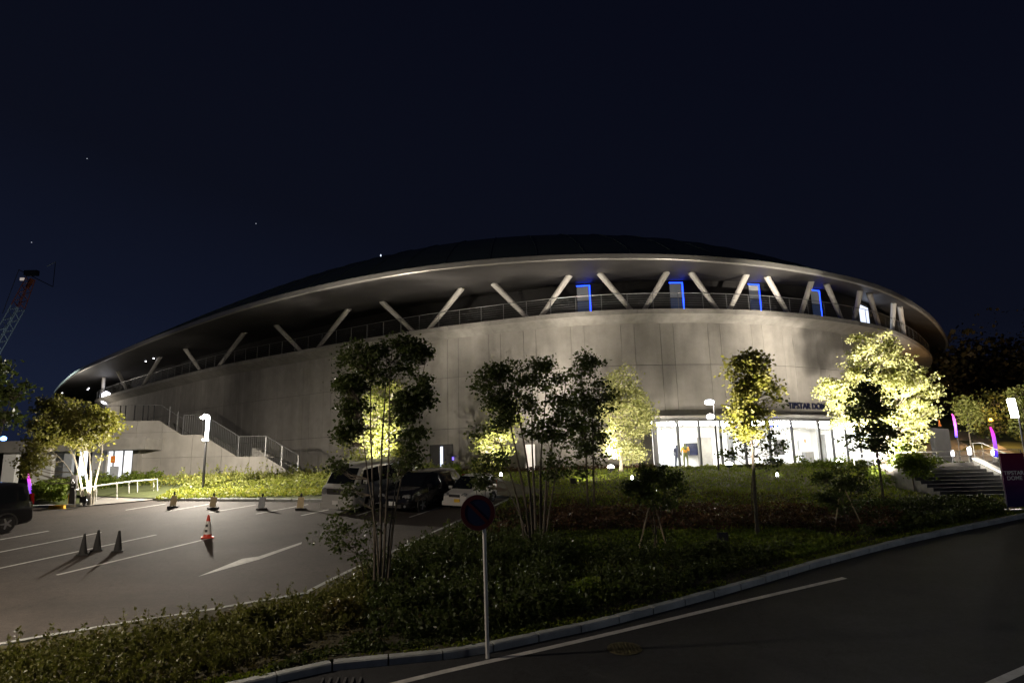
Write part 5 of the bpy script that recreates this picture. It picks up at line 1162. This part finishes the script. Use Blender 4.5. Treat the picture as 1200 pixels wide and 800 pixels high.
# ================================================================== LOW PLANTING (masses nobody could count)
def poly_samples(poly, n):
    xs_ = [p[0] for p in poly]; ys_ = [p[1] for p in poly]; o_ = []; P = np.array(poly)
    while len(o_) < n:
        q = np.stack([RNG.uniform(min(xs_), max(xs_), n * 2), RNG.uniform(min(ys_), max(ys_), n * 2)], 1)
        c = np.zeros(len(q), bool); j = len(P) - 1
        for i in range(len(P)):
            xi, yi = P[i]; xj, yj = P[j]; m_ = ((yi > q[:, 1]) != (yj > q[:, 1])) & (q[:, 0] < (xj - xi) * (q[:, 1] - yi) / (yj - yi + 1e-12) + xi); c ^= m_; j = i
        o_ += list(q[c])
    return np.array(o_[:n])
def cover(name, poly, n, h0, h1, ls, lm, cl=.35, up=False, zoff=.1, thin=0.0):
    q = poly_samples(poly, n)
    hn = np.array([mnoise.noise(Vector((x / cl, y / cl, 1.3))) * .5 + .5 for x, y in q]); q = q[hn > thin]; hn = hn[hn > thin]
    g = np.minimum(GA + GB * q[:, 1], PZ) + zoff
    z = g + (h0 + (h1 - h0) * hn) * RNG.uniform(.05, 1, len(q)) ** .6
    v, f = leaves_at(np.column_stack([q, z]), ls, droop=-.5 if up else .0); return tag(npmesh(name, v, f, L[lm]), kind='stuff')
def shoots(name, poly, n, hmin, hmax, per, ls, lm, zoff=.1, lean=.25, clump=.6):
    q = poly_samples(poly, n); hn = np.array([mnoise.noise(Vector((x / clump, y / clump, 5.3))) * .6 + .5 for x, y in q])
    h = (hmin + (hmax - hmin) * np.clip(hn, 0, 1)) * RNG.uniform(.6, 1.15, n); g = np.minimum(GA + GB * q[:, 1], PZ) + zoff
    ln = RNG.normal(size=(n, 2)) * lean; u = RNG.uniform(.12, 1, (n, per)); base = np.column_stack([q, g])
    pts = base[:, None, :] + np.stack([ln[:, None, 0] * u * h[:, None], ln[:, None, 1] * u * h[:, None], u * h[:, None]], 2)
    v, f = leaves_at(pts.reshape(-1, 3), ls, droop=-.9, wid=.30)
    # stems
    tip = base + np.column_stack([ln * h[:, None], h]); w_ = np.array([.004, 0, 0]); sv = np.stack([base - w_, base + w_, tip + w_ * .4, tip - w_ * .4], 1).reshape(-1, 3)
    v = np.concatenate([v, sv]); f = np.concatenate([f, np.arange(4 * n).reshape(-1, 4) + 4 * n * per]); return tag(npmesh(name, v, f, L[lm]), kind='stuff')
def W(pts): return [(at(x, y).x, at(x, y).y) for x, y in pts]
# bank split into strips that follow the road kerb
kb = off_line(kl, .30)[2:]; lt = off_line(ll, -.28)
near_left = W([(-30, 772), (60, 757), (186, 737), (300, 716), (360, 706), (440, 672), (500, 640), (560, 612), (600, 640), (600, 700), (520, 745), (430, 765), (340, 780), (250, 810), (-60, 830)])
shoots('glossy_shrubs', W([(-40, 792), (60, 776), (186, 752), (300, 730), (365, 712), (430, 676), (430, 740), (330, 775), (200, 815), (-60, 850)]), 1900, .08, .42, 15, .055, 'glossy', clump=.45, lean=.4)
cover('ground_cover', near_left, 24000, .01, .15, .05, 'brown', .35, zoff=.06, thin=.25)
shoots('dark_shrubs', W([(430, 676), (500, 642), (565, 612), (640, 612), (640, 690), (600, 742), (520, 757), (430, 760)]), 1900, .15, .55, 16, .07, 'dark', clump=.5)
shoots('bank_shrubs', W([(600, 640), (700, 655), (860, 655), (930, 650), (900, 672), (760, 712), (640, 738), (600, 742)]), 1500, .04, .62, 15, .07, 'dark', clump=.9)
cover('low_cover', W([(300, 800), (360, 775), (430, 748), (600, 728), (640, 722), (640, 742), (560, 757), (450, 772), (380, 780)]), 7000, .0, .16, .055, 'dark', .4, zoff=.08)
shoots('tall_shrubs', [(-19, 35), (-4, 34), (-4, 42), (-19, 42)], 260, .4, 1.15, 26, .09, 'lit', clump=1.2, lean=.25, zoff=.06)
cover('edge_shrubs', [(16.3, 30.4), (16.7, 30.2), (16.7, 31.4), (19.5, 31.5), (22.1, 33.4), (21.4, 36.9), (16, 39.0), (15.8, 38.4), (20.9, 36.3), (21.5, 33.8), (19.3, 32.2), (16.2, 32)], 6500, .1, .95, .10, 'mid', .7, zoff=.06)
cover('leaf_litter', W([(-40, 778), (60, 762), (186, 742), (300, 722), (360, 710), (440, 668), (500, 638), (560, 610), (600, 620), (520, 660), (430, 705), (330, 745), (200, 775), (-60, 815)]), 14000, .0, .06, .05, 'brown', .4, zoff=.08)
shoots('kerb_shoots', W([(-40, 776), (60, 760), (186, 740), (300, 720), (360, 709), (430, 674), (440, 690), (330, 735), (200, 765), (-60, 805)]), 260, .15, .55, 15, .055, 'glossy', clump=.35, lean=.45)
cover('brown_cover', W([(600, 586), (700, 580), (900, 580), (1040, 584), (1060, 600), (900, 604), (640, 604)]), 9000, .02, .18, .07, 'brown', .8, zoff=.08, thin=.3)
cover('pale_ground_cover', W([(625, 632), (760, 628), (940, 628), (1010, 640), (930, 662), (830, 655), (640, 662)]), 15000, .05, .22, .07, 'mid', .6)
cover('red_hedge', W([(560, 612), (640, 604), (1000, 604), (1060, 612), (1050, 632), (900, 626), (640, 630), (560, 640)]), 22000, .15, .50, .075, 'red', .6)
cover('right_hedge', W([(1000, 596), (1100, 590), (1160, 592), (1180, 606), (1100, 622), (1010, 638)]), 12000, .10, .40, .08, 'dark', .6)
cover('wall_bed', [(-5.5, 40.9), (-5.5, 43.2), (2.0, 42.2), (8.2, 41.2), (8.2, 39.6), (2, 40.4)], 6500, .1, .5, .10, 'red', .5, zoff=0)
cover('lobby_bed', [(8.4, 39.4), (8.4, 40.3), (14.0, 40.0), (20, 41.5), (20, 39.8), (14, 38.8)], 4200, .05, .32, .10, 'lit', .6, zoff=0)
cover('fringe', off_line(kl, .5)[6:60] + off_line(kl, .17)[6:60][::-1], 12000, .0, .07, .05, 'grass', .3, True, zoff=.08)
# lawn: grass blades
q = poly_samples(W([(556, 612), (600, 586), (640, 580)]) + [(-2.0, 39.5), (14, 39.5), (21, 36.7), (21.6, 33.7), (19.4, 31.9), (16.3, 31.4), (16.4, 27), (26, 26.4)] + W([(1190, 606), (1060, 628), (900, 668), (700, 706), (600, 690)]), 62000)
zz = np.array([bankz(x, y) for x, y in q]) - .02; v, f = leaves_at(np.column_stack([q, zz]), .13, droop=-1.1, wid=.10); tag(npmesh('lawn_grass', v, f, L['grass']), kind='stuff')
# bed at the far end of the car park: yellow flowers, pale leaves and dark shrubs
cover('flower_mass', [(-16.8, 31.9), (-9.0, 31.6), (-9.4, 34), (-17.5, 35)], 9000, .02, .20, .08, 'yel', .5, zoff=.1)
cover('light_shrub_mass', [(-17, 34.5), (-9.2, 33.5), (-9.4, 42.5), (-19.5, 42.8)], 8500, .08, .55, .11, 'lit', .7, zoff=.06, thin=.35)
cover('yellow_shrub_mass', [(-22, 38), (-15.5, 36), (-16, 42), (-24, 42.5)], 4500, .05, .55, .11, 'yel', .8, zoff=.05, thin=.45)
cover('dark_shrub_mass', [(-9.2, 32.4), (-3.5, 32.6), (-3.2, 42.5), (-9.4, 42.4)], 9000, .15, .85, .11, 'mid', .8, zoff=.06)
cover('van_side_grass', [(-3.4, 32), (-2, 32), (-2, 41), (-3.4, 41)], 3000, .0, .15, .09, 'grass', .8, True, zoff=.06)
cover('left_hedge', W([(36, 590), (76, 590), (76, 584), (40, 584)]) , 5200, .3, 1.25, .11, 'mid', .8, zoff=.0)
cover('entrance_hedge', [(-23.6, 34.5), (-19.8, 38.5), (-21.5, 40.8), (-25.4, 37.5)], 5000, .2, 1.1, .11, 'mid', .8, zoff=.0)
cover('step_side_bed', [(20.6, 24.6), (22.4, 25.4), (21.2, 28.5), (20.6, 28.0)], 2600, .1, .7, .08, 'lit', .5, zoff=.1)
cover('upper_verge', [(38.0, 45), (46, 46), (58, 74), (50.5, 74)], 7000, .1, .5, .3, 'lit', 2, zoff=.2)
o = bpy.data.objects['upper_verge']; me = o.data; co_ = np.empty(len(me.vertices) * 3, np.float32); me.vertices.foreach_get('co', co_); co_ = co_.reshape(-1, 3)
co_[:, 2] += np.array([HZ(x, y) - PZ for x, y in co_[:, :2]]); me.vertices.foreach_set('co', co_.ravel()); me.update()
# dark wood on the hill
pts = []
for k in range(900):
    y = RNG.uniform(72, 150); x = RNG.uniform(.50 * y, .50 * y + 90); r_ = RNG.uniform(2.0, 4.5); h = RNG.uniform(6, 10) + (3 if RNG.uniform() < .12 else 0)
    c = np.array([x, y, HZ(x, y) + h * .6]); v_ = RNG.normal(size=(110, 3)); v_ /= np.linalg.norm(v_, axis=1, keepdims=True); pts.append(c + v_ * np.array([r_, r_, h * .5]) * RNG.uniform(.7, 1.05, (110, 1)))
v, f = leaves_at(np.concatenate(pts), .55); tag(npmesh('dark_wood', v, f, L['wood']), kind='stuff')
for x, y in ((102, 186), (37, 284), (300, 262)):
    q = ray(x, y) * 1500; tag(B().lathe(q, [(.2, -.9), (1.0, -.5), (1.0, .5), (.2, .9)], 8).ob('star', M['star']), kind='structure')
best = min(((proj(RP(T0, a))[0] - 437) ** 2 + (0 if a > -170 else 1e6), a) for a in np.arange(-170, -60, .5))[1]
q = min((RP(t_, a) for t_ in (.9, .8, .7, .6, .5, .4) for a in np.arange(-200, -60, 2)), key=lambda p_: abs(proj(p_)[0] - 437) + abs(proj(p_)[1] - 302)); B().lathe(q, [(.05, 0), (.05, .2), (.03, .25)], 8).ob('roof_beacon', M['cool_led'], dome)
# amber marker lamp and far lamps
q = atY(1161, 494, 58); t_ = thing('amber_lamp', 'tiny amber lamp glowing at the wood edge by the upper path', 'lamp', (q.x, 58, HZ(q.x, 58)))
B().tube([(q.x, 58, HZ(q.x, 58)), (q.x, 58, q.z)], .04, 6).ob('pole', M['black'], t_); B().lathe(q, [(.08, 0), (.16, .08), (.16, .2), (.05, .3)], 10).ob('lens', M['amber'], t_); point('lamp_light', q + Vector((0, -.4, .5)), 900, (1, .55, .2), t_, .15)
